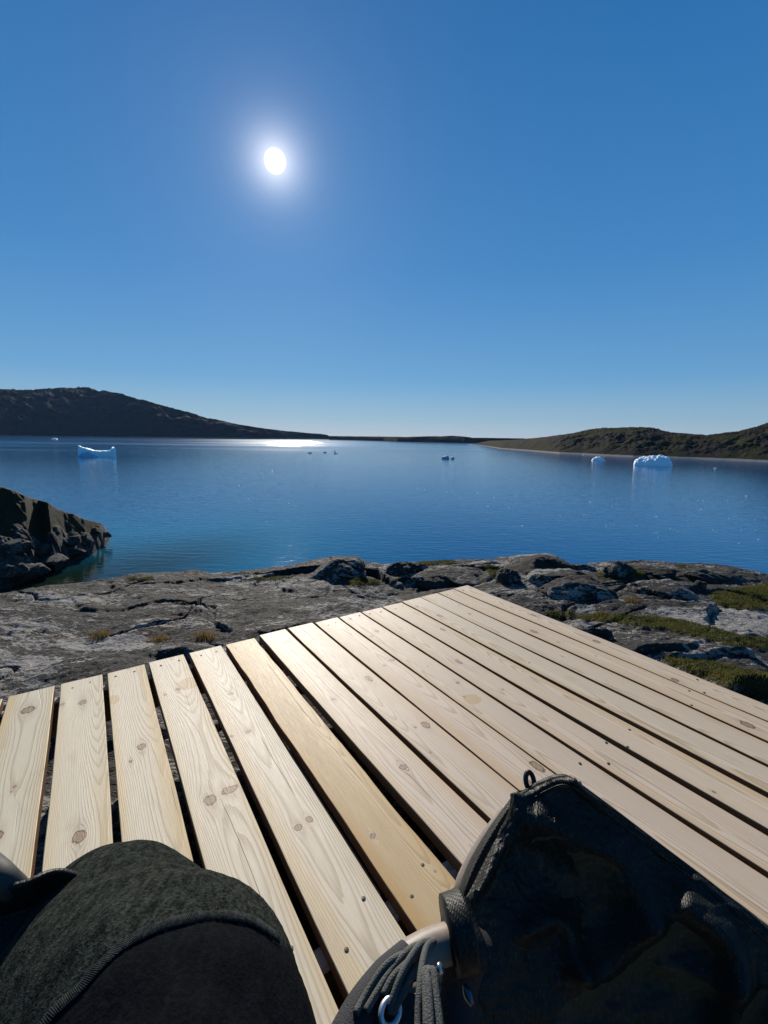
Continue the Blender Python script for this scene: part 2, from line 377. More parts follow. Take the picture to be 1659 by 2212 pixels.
warp = fbm(TX * .6, TY * .6, 3, 5)
ph = Vv / 1.05 + warp * 1.1 + .25 * gnoise(U * .5, Vv * 3, 77)
fr = ph - np.floor(ph); blk = _h(np.floor(ph), np.floor(U / 1.7 + 3 * _h(np.floor(ph), np.floor(ph) * 0, 5)), 3)
ledge = (sstep(0, .07, fr) - fr) * (.004 + .17 * blk ** 2.0) * sstep(-.25, .2, gnoise(U * .35 + 4, Vv * .5, 53)) * (1 - .4 * cr)
crackn = np.abs(gnoise(U * .6 + .6 * warp, Vv * 1.1 + .3 * warp, 31)); crack = -(1 - sstep(0, .022, crackn)) * .10 * sstep(-.1, .25, gnoise(U * .8, Vv * .8, 35))
f1, f2, idc = cells(U * .55 + warp * .6, Vv * .95 + warp * .3, 13)
slab = ((idc - .5) * .09 - (1 - sstep(0, .05, f2 - f1)) * .035 * sstep(.3, .6, idc)) * sstep(1.6, 2.4, RAD)
fine = fbm(U * 3, Vv * 4, 4, 40) * .011 + ridged(U * 7, Vv * 9, 3, 60) * .006 + fbm(U * 9, Vv * 18, 3, 63) * .0075 + ridged(U * 20, Vv * 44, 2, 66) * .0032
out = sstep(0, 1, RAD - RC)
TZ = Zb + big * (1 - cr) + ledge + crack + slab * (1 - .6 * cr) + fine
dr = np.clip(RAD - RC, 0, None)
fall = np.minimum(.30 * dr + .22 * dr ** 1.5, 40)
TZ = np.where(RAD > RC, TZ - fall - TC * dr * .2, TZ)
TZ += np.where(RAD > RC, fbm(TX * .5, TY * .5, 4, 91) * np.clip(dr * .12, 0, 1.4), 0)
TZ = np.maximum(TZ, SEA - 6 - 0 * RAD)
# keep it clear of the underside of the deck
BU = np.array([math.sin(R(-33.69)), math.cos(R(-33.69))]); BV = np.array([math.cos(R(-33.69)), -math.sin(R(-33.69))])
du = TX * BU[0] + TY * BU[1]; dv = TX * BV[0] + TY * BV[1]
under = sstep(.5, .0, np.maximum(np.maximum(du - 2.2, dv - 2.2), np.maximum(-3.2 - du, -1.2 - dv)))
TZ = np.where(under > 0, np.minimum(TZ, -.20 - .03 * under + fine * 1.5), TZ)
ppx, ppy = project(TX, TY, TZ)
def c6(L): return [((2000 + x * .61724) / 1.8228, (2100 + y * .61724) / 1.8228) for x, y in L]
def c1(L): return [((1000 + x * .66305) / 1.8228, (2100 + y * .66305) / 1.8228) for x, y in L]
moss_polys = [c6([(400, 540), (560, 515), (750, 518), (1050, 545), (1290, 600), (1480, 655), (1700, 680), (1700, 750), (1400, 712), (1150, 650), (900, 605), (620, 570)]),
    c6([(930, 780), (1050, 785), (1250, 815), (1450, 850), (1700, 930), (1750, 1120), (1500, 1040), (1250, 920), (1050, 840)]),
    c6([(1290, 380), (1480, 350), (1700, 320), (1700, 495), (1480, 490), (1340, 470)]), c6([(560, 280), (670, 205), (860, 225), (870, 270), (760, 305), (600, 300)]),
    c6([(1040, 205), (1140, 205), (1120, 230)]), c6([(1280, 270), (1340, 265), (1370, 310), (1300, 320)]),
    c6([(230, 500), (420, 500), (430, 540), (300, 550)]),
    c1([(550, 290), (620, 262), (760, 290), (700, 312), (580, 310)]), c1([(960, 175), (1020, 115), (1090, 112), (1085, 160), (1200, 165), (1180, 185), (1000, 195)]),
    c1([(1330, 200), (1400, 190), (1560, 235), (1545, 305), (1450, 300), (1400, 240)]),
    [(505, 1255), (560, 1248), (640, 1245), (600, 1255)], [(270, 1250), (330, 1247), (330, 1254), (280, 1256)]]
moss = np.zeros(TX.shape)
vis = RAD < RC + .3
for p in moss_polys: moss = np.maximum(moss, inside(ppx, ppy, p) * 1.0)
moss *= vis
pale = np.zeros(TX.shape)
for p in [c6([(790, 505), (1000, 470), (1290, 455), (1480, 490), (1750, 500), (1750, 650), (1480, 645), (1200, 570), (950, 525)]), c6([(1190, 205), (1659, 285), (1500, 255)]), c6([(440, 470), (560, 455), (540, 510), (450, 510)]), [(130, 1385), (300, 1372), (370, 1385), (280, 1405), (140, 1408)], [(0, 1430), (70, 1415), (150, 1420), (60, 1445)]]:
    pale = np.maximum(pale, inside(ppx, ppy, p) * vis * 1.0)
def blur(a, k=3):
    for _ in range(k):
        a = a.copy(); a[1:-1] = (a[:-2] + 2 * a[1:-1] + a[2:]) / 4; a[:, 1:-1] = (a[:, :-2] + 2 * a[:, 1:-1] + a[:, 2:]) / 4
    return a
moss = blur(moss, 5); pale = blur(pale, 5)
TZ += moss * (.012 + .010 * fbm(TX * 20, TY * 20, 3, 111))
ground = tag(grid_mesh('rocky_ground', TX, TY, TZ, ROCK, True), kind='structure')
attr(ground, 'moss', moss); attr(ground, 'pale', pale); attr(ground, 'wet', sstep(SEA + 2.2, SEA + .6, TZ))
def ground_z(x, y):
    r = math.hypot(x, y); a = math.atan2(x, y)
    i = min(np.searchsorted(rad, r), len(rad) - 1); j = min(np.searchsorted(az, a), len(az) - 1)
    return float(TZ[i, j])
GB = None
def hit_ground(x, y):
    d = ray(x, y); d = d / np.linalg.norm(d)
    hor = math.hypot(d[0], d[1])
    for r in np.arange(1.2, 9, .03):
        if CZ + d[2] / hor * r <= ground_z(d[0] / hor * r, d[1] / hor * r): return r
    return None

# grass blades on the mossy strips (nobody could count them)
def blade_material():
    m, n, b = material('grass_blade')
    oi = n.attr('tone')
    n.put(b.inputs['Base Color'], n.ramp(oi, [(0, (.022, .030, .006)), (.5, (.078, .082, .014)), (.8, (.15, .125, .026)), (1, (.19, .12, .055))]))
    b.inputs['Roughness'].default_value = .6
    tl = n.new('ShaderNodeBsdfTranslucent'); n.l.new(b.inputs['Base Color'].links[0].from_socket, tl.inputs[0])
    mx = n.new('ShaderNodeMixShader'); mx.inputs[0].default_value = .45; n.l.new(b.outputs[0], mx.inputs[1]); n.l.new(tl.outputs[0], mx.inputs[2])
    n.l.new(mx.outputs[0], m.node_tree.nodes['Material Output'].inputs[0]); return m
BLADE = blade_material()
def blades(name, spots, hgt, tone, per=1):
    V = []; Fc = []; T = []
    for (x, y, z), hh, tn in zip(spots, hgt, tone):
        for _ in range(per):
            a = random.uniform(0, 6.28); l = hh * random.uniform(.5, 1.2); wd = random.uniform(.0012, .0024)
            bx = x + random.gauss(0, .012); by = y + random.gauss(0, .012)
            lx = math.cos(a) * l * random.uniform(.1, .7); ly = math.sin(a) * l * random.uniform(.1, .7)
            b2 = random.uniform(0, 6.28); wx = math.cos(b2) * wd; wy = math.sin(b2) * wd; k = len(V)
            V += [(bx - wx, by - wy, z - .01), (bx + wx, by + wy, z - .01), (bx + lx * .5 + wx * .7, by + ly * .5 + wy * .7, z + l * .6), (bx + lx * .5 - wx * .7, by + ly * .5 - wy * .7, z + l * .6), (bx + lx, by + ly, z + l)]
            Fc += [(k, k + 1, k + 2, k + 3), (k + 3, k + 2, k + 4)]
            tv = min(1, max(0, tn + random.gauss(0, .16))); T += [tv] * 5
    o = mesh(name, V, Fc, BLADE, smooth=False); attr(o, 'tone', T); return o
ii, jj = np.where((moss > .55) & (RAD < 8.5) & (RAD > 1.5) & (np.abs(AZM) < .85))
wgt = RAD[ii, jj] ** 1.0; sel = RNG.choice(len(ii), 22000, p=wgt / wgt.sum())
sp = [(TX[ii[k], jj[k]] + random.uniform(-.01, .01), TY[ii[k], jj[k]] + random.uniform(-.01, .01), TZ[ii[k], jj[k]]) for k in sel]
gn = gnoise(np.array([p[0] for p in sp]) * 2.5, np.array([p[1] for p in sp]) * 2.5, 8)
tag(blades('grass', sp, [.011 + .008 * g for g in gn], list(.42 + .35 * gn), 3), 'low green and ochre moss and grass growing between the rocks', 'grass', kind='stuff')
# dry tufts
for (px, py, lab) in [(345, 1385, 'dry brown grass tuft in the dark rock hollow left of the deck'), (440, 1380, 'small dry reddish grass tuft by the front edge of the deck'), (215, 1378, 'straw coloured dry grass tuft in a rock crack at the left'), (1365, 1300, 'low reddish brown plant tuft beside the deck on the right')]:
    r = hit_ground(px, py) or 3.
    d = ray(px, py); hr = math.hypot(d[0], d[1]); bx, by = d[0] / hr * r, d[1] / hr * r
    s_ = [(bx + random.gauss(0, .04), by + random.gauss(0, .028), ground_z(bx, by)) for _ in range(110)]
    tag(blades('grass_tuft', s_, [.042] * 110, [.95] * 110, 2), lab, 'grass tuft')

# ------------------------------------------------------------------ boulders on the foreground rock
def boulder_geo(name, dims, seed, sub=5, rough=.16, flat=.35, mat=ROCK):
    bm = bmesh.new(); bmesh.ops.create_icosphere(bm, subdivisions=sub, radius=1)
    P = np.array([v.co[:] for v in bm.verts])
    q = P + 0
    n1 = fbm(q[:, 0] * 1.1 + q[:, 2] * .9 + seed * 3.1, q[:, 1] * 1.1 - q[:, 2] * .7 + seed, 4, seed)
    n2 = ridged(q[:, 0] * 3 + q[:, 2] * 2.1, q[:, 1] * 4 + q[:, 2] * 3.3, 4, seed + 20)
    # chop with a few planes so that it has faces
    s_ = 1 + n1 * rough * 1.6 + n2 * rough * .16
    q = P * s_[:, None]
    rg = np.random.default_rng(seed)
    for _ in range(9):
        nrm = rg.normal(size=3); nrm /= np.linalg.norm(nrm); dd = rg.uniform(.62, .92)
        over = q @ nrm - dd; q = q - np.outer(np.where(over > 0, over * .8, 0), nrm)
    q[:, 2] = np.where(q[:, 2] < -flat, -flat + (q[:, 2] + flat) * .3, q[:, 2])
    q = q * np.array(dims)
    q += (fbm(q[:, 0] * 14 + q[:, 2] * 9, q[:, 1] * 14 + q[:, 2] * 11, 4, seed + 7) * .010 * max(1, max(dims) * .6))[:, None] * P
    me = bpy.data.meshes.new(name)
    for v, c in zip(bm.verts, q): v.co = c
    for f in bm.faces: f.smooth = True
    bm.to_mesh(me); bm.free(); me.materials.append(mat)
    return me
# centre px, width px, height px above its foot, distance; each one is a stone lying on the outcrop
BL = [((1160, 1216), 150, 44, 6.5, 'largest rounded grey boulder on the crest against the water'),
      ((1192, 1247), 115, 36, 5.7, 'rounded lichen covered boulder in front of the largest crest boulder'),
      ((1245, 1270), 150, 38, 5.0, 'broad pale grey boulder right of the deck corner'),
      ((1095, 1243), 44, 34, 5.9, 'small cracked block left of the rounded boulders'),
      ((985, 1243), 140, 36, 5.3, 'long low boulder just behind the far corner of the deck'),
      ((735, 1225), 110, 40, 5.7, 'sloping slab shaped boulder with a steep dark right end'),
      ((1345, 1232), 60, 30, 6.8, 'low grey boulder with moss behind it on the right crest'),
      ((1415, 1236), 84, 28, 7.0, 'pale boulder right of the mossy hollow near the crest'),
      ((1500, 1241), 90, 24, 7.2, 'flat pale boulder toward the right end of the crest'),
      ((1430, 1271), 120, 34, 5.6, 'dark lichen covered boulder right of the broad pale one'),
      ((1512, 1260), 26, 16, 6.2, 'small pale stone among plants on the right'),
      ((885, 1232), 80, 30, 5.7, 'grey boulder split by cracks behind the deck')]
for i, ((px, py), wp, hp, dd, lab) in enumerate(BL):
    d = ray(px, py + hp * .5); hr = math.hypot(d[0], d[1]); a_ = math.atan2(d[0], d[1])
    r = hit_ground(px, py + hp * .5) or float(np.interp(a_, rcaz, [q for _, q in rcx]))
    d = ray(px, py + hp * .5); p = Vector((d[0] / hr * r, d[1] / hr * r, ground_z(d[0] / hr * r, d[1] / hr * r)))
    d = math.hypot(r, CZ - p.z) / math.hypot(F, math.hypot(px - 829.5, py - 1106))
    w2 = wp * d / 2 * 1.12; h2 = hp * d
    me = boulder_geo('boulder', (w2 * 1.1, w2 * .8, h2 * .85), 100 + i)
    p = p + Vector((math.sin(a_), math.cos(a_), 0)) * w2 * .45; p.z -= h2 * .06
    o = link(bpy.data.objects.new('boulder', me)); tag(o, lab, 'boulder', 'boulders on the outcrop behind the deck')
    o.location = (p.x, p.y, p.z); o.rotation_euler = (R(random.uniform(-6, 6)), R(random.uniform(-6, 6)), R(random.uniform(-30, 30)))

# ------------------------------------------------------------------ left headland
wl = [(-420, 1330), (-200, 1300), (-60, 1283), (0, 1272), (40, 1262), (75, 1250), (88, 1238), (100, 1233), (120, 1234), (150, 1217), (190, 1201), (222, 1182), (236, 1166), (238, 1160)]
sk = [(-420, 960), (-200, 985), (-80, 1010), (0, 1036), (20, 1044), (40, 1054), (62, 1062), (80, 1073), (100, 1079), (120, 1084), (135, 1096), (150, 1103), (170, 1110), (185, 1118), (205, 1126), (226, 1133), (234, 1150), (238, 1159)]
n = 420
xs = np.linspace(-420, 238, n); ys = np.interp(xs, [p[0] for p in wl], [p[1] for p in wl]); yk = np.interp(xs, [p[0] for p in sk], [p[1] for p in sk])
AZ = []; D0 = []; TE = []
for x, y0, y1 in zip(xs, ys, yk):
    d = ray(x, y0); AZ.append(math.atan2(d[0], d[1])); D0.append((SEA - CZ) / d[2] * math.hypot(d[0], d[1]))
    d = ray(x, y1); TE.append(d[2] / math.hypot(d[0], d[1]))
AZ, D0, TE = map(np.array, (AZ, D0, TE))
frac = np.clip((238 - xs) / 238, 0, 1.7)
D1 = D0 + 1.5 + 8.5 * frac ** .8
HT = np.maximum(CZ + TE * D1 - SEA, .15)
tt = np.concatenate([np.linspace(-.25, 1, 190), np.linspace(1.02, 2.6, 60)])
T, A = np.meshgrid(tt, AZ, indexing='ij')
rd = D0 + (D1 - D0) * np.where(T < 1, T, 1 + (T - 1) * 2.2)
HX = np.sin(A) * rd; HY = np.cos(A) * rd
prof = np.where(T < 0, T * 1.5, np.where(T < 1, np.clip(T, 0, 1) ** .80, 1 - sstep(1, 2.4, T) * 1.25))
HZ = SEA + HT * prof
f1, f2, idn = cells(HX / 1.5, HY / 1.2, 5); g1, g2, idg = cells(HX / .65, HY / .55, 9); k1, k2, idk = cells(HX / 3.6, HY / 2.6, 19)
amp = np.clip(HT / 4, .15, 1) * (1 - .72 * sstep(.6, 1, np.where(T < 1, T, 2 - T)))
moss_h = sstep(.36, .58, T + .3 * fbm(HX / 6, HY / 6, 3, 3)) * sstep(1.5, 4., HT)
HZ += amp * ((1 - moss_h * .65) * (np.sqrt(np.clip(1 - (f1 / .8) ** 2, 0, 1)) * (.3 + 1.0 * idn) * .62 + np.sqrt(np.clip(1 - (g1 / .8) ** 2, 0, 1)) * (.3 + idg) * .33 + np.sqrt(np.clip(1 - (k1 / .85) ** 2, 0, 1)) * idk * .55) - .55) 
HZ += fbm(HX / .7, HY / .7, 4, 71) * .10 + fbm(HX / 9, HY / 9, 3, 15) * .4 * amp
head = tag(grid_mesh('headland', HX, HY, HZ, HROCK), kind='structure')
attr(head, 'moss', moss_h * .95); attr(head, 'pale', 0 * HX + .1); attr(head, 'wet', sstep(SEA + .9, SEA + .35, HZ))
HB = [((62, 1236), 70, 26, 'pale angular boulder at the water edge of the left headland'), ((20, 1228), 80, 30, 'big sunlit boulder at the foot of the headland by the left photo edge'), ((90, 1190), 60, 24, 'rounded grey boulder halfway along the headland shore'), ((150, 1172), 50, 20, 'grey boulder below the mossy slope of the headland'), ((185, 1165), 40, 18, 'dark boulder near the headland tip'), ((225, 1157), 24, 12, 'outermost small rock at the tip of the headland'), ((30, 1185), 60, 26, 'pale block of rock on the slope at the left photo edge'), ((120, 1210), 56, 18, 'low wide rock slab at the headland waterline'), ((205, 1150), 34, 14, 'small pointed rock above the headland tip'), ((160, 1195), 46, 16, 'dark rock by the water under the headland')]
hbv = BVHTree.FromPolygons([v.co[:] for v in head.data.vertices], [p.vertices[:] for p in head.data.polygons])
for i, ((px, py), wp, hp, lab) in enumerate(HB):
    d = Vector(ray(px, py)).normalized(); h = hbv.ray_cast(Vector((0, 0, CZ)), d)
    if h[0] is None: h = (on(px, py, SEA + .5),)
    p = h[0]; dd = (p - Vector((0, 0, CZ))).length / F * 1.1
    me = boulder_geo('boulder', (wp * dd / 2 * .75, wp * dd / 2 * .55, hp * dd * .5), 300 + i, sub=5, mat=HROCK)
    o = link(bpy.data.objects.new('boulder', me)); o.location = p; o.rotation_euler = (0, R(random.uniform(-10, 10)), random.uniform(0, 6)); tag(o, lab, 'boulder', 'boulders along the left headland')

# ------------------------------------------------------------------ ice
def ice_material(name, a, bcol, tr=.25):
    m, n, b = material(name)
    P = n.coord()
    v = n.noise(P, .8, 5, .6)
    n.put(b.inputs['Base Color'], n.mix(n.smooth(v, .35, .65), a, bcol)); b.inputs['Roughness'].default_value = .45
    b.inputs['Subsurface Weight'].default_value = tr; b.inputs['Subsurface Radius'].default_value = (.3, .8, 1.2); b.inputs['Subsurface Scale'].default_value = .8
    n.put(b.inputs['Normal'], n.bump(n.noise(n.map(P, (1, 1, .5)), 1.6, 6, .6), .7, .5))
    return m
ICE = ice_material('white_ice', (.80, .87, .92), (.88, .92, .95)); ICEB = ice_material('blue_ice', (.55, .88, .92), (.74, .94, .95), .4)
ICED = ice_material('backlit_ice', (.22, .33, .42), (.35, .45, .52))  # for floes against the sun: their shaded side is put into the ice colour
def ice_grid(name, prof, L, W, mat, seed, rough=.06, n=64, m=26, hs=.8, pw=.5, tilt=0.):
    """iceberg: height profile along its length, rounded across, base under water; length axis x, front -y"""
    x = np.linspace(-.5, .5, n); y = np.linspace(-1, 1, m)
    Yg, Xg = np.meshgrid(y, x, indexing='ij')
    px = np.array([p[0] for p in prof]); ph_ = np.array([p[1] for p in prof])
    H = np.interp(Xg + .5, px, ph_)
    e = np.clip(1 - np.abs(Yg) ** 4, 0, 1) ** pw
    H2 = H * e * (1 + tilt * Yg)
    X = Xg * L; Y = Yg * W / 2 * (1 + .15 * fbm(Xg * 4, Yg * 0 + seed, 2, seed))
    H2 = H2 * hs * (1 + rough * 2.2 * fbm(X / L * 7, Y / L * 7, 4, seed)) + rough * .8 * np.max(ph_) * ridged(X / L * 8, Y / L * 10, 4, seed + 3) * e * np.clip(H, 0, 1)
    Z = H2 - .5 * (1 - e) - .15
    o = grid_mesh(name, X, Y, Z, mat, smooth=False); return o
def place_ice(o, px, py, dist_px_width=None, rz=0):
    p = on(px, py, SEA); o.location = (p.x, p.y, SEA); o.rotation_euler = (0, 0, -math.atan2(p.x, p.y) + rz); return o
def mpx(px, py):                         # metres per photo pixel at that spot on the water
    p = on(px, py, SEA); return (p - Vector((0, 0, CZ))).length / math.hypot(F, math.hypot(px - 829.5, py - 1106)) 
k = mpx(208, 990)
o = ice_grid('iceberg', [(0, 0), (.06, .3), (.09, 25 * k), (.13, 24 * k), (.22, 20 * k), (.35, 17 * k), (.5, 13.5 * k), (.75, 13 * k), (.88, 15 * k), (.91, 21 * k), (.985, 21 * k), (1, 0)], 80 * k, 30 * k, ICEB, 3, .035, pw=.22, hs=1.0)
root = place_ice(o, 208, 986); tag(root, 'pale blue saddle shaped iceberg with raised ends near the left hill', 'iceberg')
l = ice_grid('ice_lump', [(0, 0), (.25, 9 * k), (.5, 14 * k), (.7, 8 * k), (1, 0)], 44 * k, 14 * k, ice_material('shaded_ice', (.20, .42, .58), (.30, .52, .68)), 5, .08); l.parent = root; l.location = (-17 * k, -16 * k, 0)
k = mpx(1410, 1014)
o = ice_grid('iceberg', [(0, 0), (.01, 12 * k), (.04, 16 * k), (.15, 21 * k), (.2, 25 * k), (.34, 27 * k), (.45, 28 * k), (.5, 30 * k), (.58, 32 * k), (.75, 31 * k), (.83, 27 * k), (.9, 22 * k), (.97, 12 * k), (1, 0)], 84 * k, 64 * k, ICE, 11, .075, n=120, m=64, pw=.9, hs=.70, tilt=.12)
place_ice(o, 1410, 1005); tag(o, 'largest white domed iceberg with notched foot near the right shore', 'iceberg')
k = mpx(1293, 998)
o = ice_grid('iceberg', [(0, 0), (.1, 6 * k), (.3, 10 * k), (.55, 11 * k), (.7, 9 * k), (.85, 4 * k), (.95, 2 * k), (1, 0)], 30 * k, 22 * k, ICE, 17, .06)
place_ice(o, 1293, 995); tag(o, 'small white wedge of ice left of the largest iceberg', 'iceberg')
k = mpx(968, 992)
o = ice_grid('iceberg', [(0, 0), (.04, 5 * k), (.15, 6 * k), (.3, 8 * k), (.5, 7.5 * k), (.6, 2 * k), (.68, 2 * k), (.76, 6 * k), (.9, 5 * k), (1, 0)], 29 * k, 12 * k, ICED, 23, .08, pw=.4)
place_ice(o, 968, 991); tag(o, 'dark two humped ice floe in the middle of the fjord', 'ice floe')
for i, (px, py, wv, hv, lab) in enumerate([(669, 979, 13, 3, 'thin dark ice floe below the sun glitter, leftmost of its cluster'), (702, 978, 8, 3, 'tiny dark floe in the middle of the cluster below the glitter'), (725, 979.5, 10, 2.6, 'thin dark floe at the right of the cluster below the glitter'), (723, 974.5, 7, 2, 'faint floe just above the right floe of the glitter cluster')]):
    k = mpx(px, py); o = ice_grid('ice_floe', [(0, 0), (.2, hv * k * .8), (.5, hv * k), (.8, hv * k * .7), (1, 0)], wv * k, wv * k * .5, ICED, 40 + i, .1, n=30, m=16)
    place_ice(o, px, py); tag(o, lab, 'ice floe')
k = mpx(117, 950)
o = ice_grid('ice_floe', [(0, 0), (.3, 3 * k), (.6, 3.4 * k), (.9, 2 * k), (1, 0)], 14 * k, 8 * k, ICE, 51, .1, n=40, m=16); place_ice(o, 117, 949.5); tag(o, 'far white floe beyond the saddle shaped iceberg', 'ice floe')
big = c3([(992, 655), (195, 709), (1590, 789), (1345, 369), (1527, 534), (423, 648), (603, 567)])
blab = ['flat white ice chunk with a knob in the middle of the scattered ice at right', 'flat white ice plate nearest the far corner of the deck', 'long thin ice sliver near the right photo edge', 'white ice pair right of the largest iceberg', 'white ice chunk high near the right photo edge', 'thin low ice sliver left of the scattered ice', 'bright knobbly ice chunk below the small white wedge']
blen = [20, 16, 30, 11, 12, 13, 11]
for i, ((px, py), lab, bw) in enumerate(zip(big, blab, blen)):
    bw *= .55; k = mpx(px, py); o = ice_grid('ice_chunk', [(0, 0), (.2, 2.2 * k), (.5, 1.6 * k), (.75, 3.0 * k), (1, 0)], bw * k, bw * k * .5, ICE, 60 + i, .15, n=34, m=16)
    place_ice(o, px, py); tag(o, lab, 'ice chunk')
bits = c3([(162, 522), (133, 553), (297, 573), (120, 601), (566, 527), (619, 603), (676, 619), (632, 560), (731, 597), (733, 556), (759, 578), (757, 607), (843, 633), (883, 613), (700, 713), (747, 702), (783, 711), (881, 711), (1005, 750), (1080, 727), (1121, 743), (1008, 777), (1180, 679), (1185, 696), (1261, 611), (1272, 560), (1243, 558), (1155, 550), (1420, 557), (1507, 565), (1425, 667), (1583, 674), (1487, 814), (1332, 735), (1500, 735), (1585, 735), (625, 690), (568, 643), (32, 543), (510, 575), (1572, 800), (985, 750), (275, 276), (420, 274), (685, 300), (562, 288)]) + c2([(260, 385), (197, 396), (548, 407), (62, 470), (117, 548), (228, 685), (359, 578), (398, 593), (605, 655), (1122, 488), (1165, 494), (1298, 510), (1331, 506), (1481, 514), (1370, 546), (1577, 545), (1540, 593), (840, 244), (690, 250)])
protos = [ice_grid('ice_speck', [(0, 0), (.3, .35), (.6, .25), (.8, .3), (1, 0)], 1, .6, ICE, 80 + i, .2, n=18, m=10) for i in range(3)]
for i, (px, py) in enumerate(bits):
    o = protos[i] if i < 3 else protos[i % 3].copy()
    if i >= 3: link(o)
    k = mpx(px, py); s_ = k * random.choice([2.4, 3, 3.6, 4.4, 6.0]) * (.8 if py > 1000 else .7)
    place_ice(o, px, py, rz=random.uniform(-.6, .6)); o.scale = (s_, s_, s_)
    tag(o, 'tiny white speck of ice drifting on the blue water', 'ice speck', 'tiny ice specks drifting on the fjord')
# pale ice far off on the horizon, behind the low islands
fi = c5([(293, 126), (362, 128), (402, 132), (495, 131), (545, 142), (830, 146), (990, 140)]); fw_ = c5([(0, 0), (40, 0)])
fl = ['leftmost pale iceberg peak on the horizon beyond the islands', 'pointed pale iceberg on the horizon, second from left', 'small pale iceberg on the horizon next to the pointed one', 'broad pale iceberg on the horizon above the islands', 'low pale ice right of the broad one on the horizon', 'flat pale iceberg over the gap between the islands', 'pale ice peak on the horizon left of the low middle hill']
for i, ((px, py), wv, lab) in enumerate(zip(fi, [9, 14, 9, 18, 16, 16, 14], fl)):
    D = 6500.; d = ray(px, 937.); hr = math.hypot(d[0], d[1]); kk = D / F * 1.05
    top = CZ - SEA + (ray(px, py)[2] / math.hypot(*ray(px, py)[:2])) * D
    o = ice_grid('iceberg', [(0, 0), (.15, top * .55), (.45, top * .9), (.55, top), (.8, top * .6), (1, 0)], wv * kk, wv * kk * .6, ICEB, 120 + i, .08, n=40, m=16)
    o.location = (d[0] / hr * D, d[1] / hr * D, SEA); o.rotation_euler = (0, 0, -math.atan2(d[0], d[1])); tag(o, lab, 'iceberg', 'far icebergs on the horizon')

# ------------------------------------------------------------------ wood
def knot_group():
    g = bpy.data.node_groups.new('knot', 'ShaderNodeTree')
    for nm, ty in (('X', 'NodeSocketFloat'), ('Y', 'NodeSocketFloat'), ('CX', 'NodeSocketFloat'), ('CY', 'NodeSocketFloat'), ('A', 'NodeSocketFloat'), ('E', 'NodeSocketFloat'), ('W', 'NodeSocketFloat')):
        g.interface.new_socket(nm, in_out='INPUT', socket_type=ty)
    for nm in ('Shift', 'Mask', 'Ring', 'Halo'): g.interface.new_socket(nm, in_out='OUTPUT', socket_type='NodeSocketFloat')
    n = NT(g); i = n.new('NodeGroupInput').outputs; o = n.new('NodeGroupOutput').inputs
    dx = n.math('SUBTRACT', i['X'], i['CX']); dy = n.math('SUBTRACT', i['Y'], i['CY'])
    a2 = n.math('MULTIPLY', i['A'], i['A'])
    d2 = n.math('ADD', n.math('MULTIPLY', n.math('MULTIPLY', dx, dx), .16), n.math('ADD', n.math('MULTIPLY', dy, dy), n.math('MULTIPLY', a2, .35)))
    n.put(o['Shift'], n.math('MULTIPLY', dy, n.math('DIVIDE', n.math('MULTIPLY', a2, 1.15), d2)))
    ex = n.math('DIVIDE', dx, i['E'])
    dd = n.math('DIVIDE', n.math('SQRT', n.math('ADD', n.math('MULTIPLY', ex, ex), n.math('MULTIPLY', dy, dy))), i['A'])
    dd = n.math('ADD', dd, n.math('MULTIPLY', n.math('SUBTRACT', i['W'], .5), .8))
    n.put(o['Mask'], n.smooth(dd, 1.0, .86)); ex2 = n.math('MULTIPLY', ex, .42); d3 = n.math('ADD', n.math('DIVIDE', n.math('SQRT', n.math('ADD', n.math('MULTIPLY', ex2, ex2), n.math('MULTIPLY', dy, dy))), i['A']), n.math('MULTIPLY', n.math('SUBTRACT', i['W'], .5), 1.6)); n.put(o['Halo'], n.smooth(d3, 1.9, .5))
    n.put(o['Ring'], n.math('ADD', n.math('MULTIPLY', n.math('SINE', n.math('MULTIPLY', dd, 20.)), .35), n.math('MULTIPLY', n.smooth(dd, .62, .80), .9)))
    return g
KNOT = knot_group()
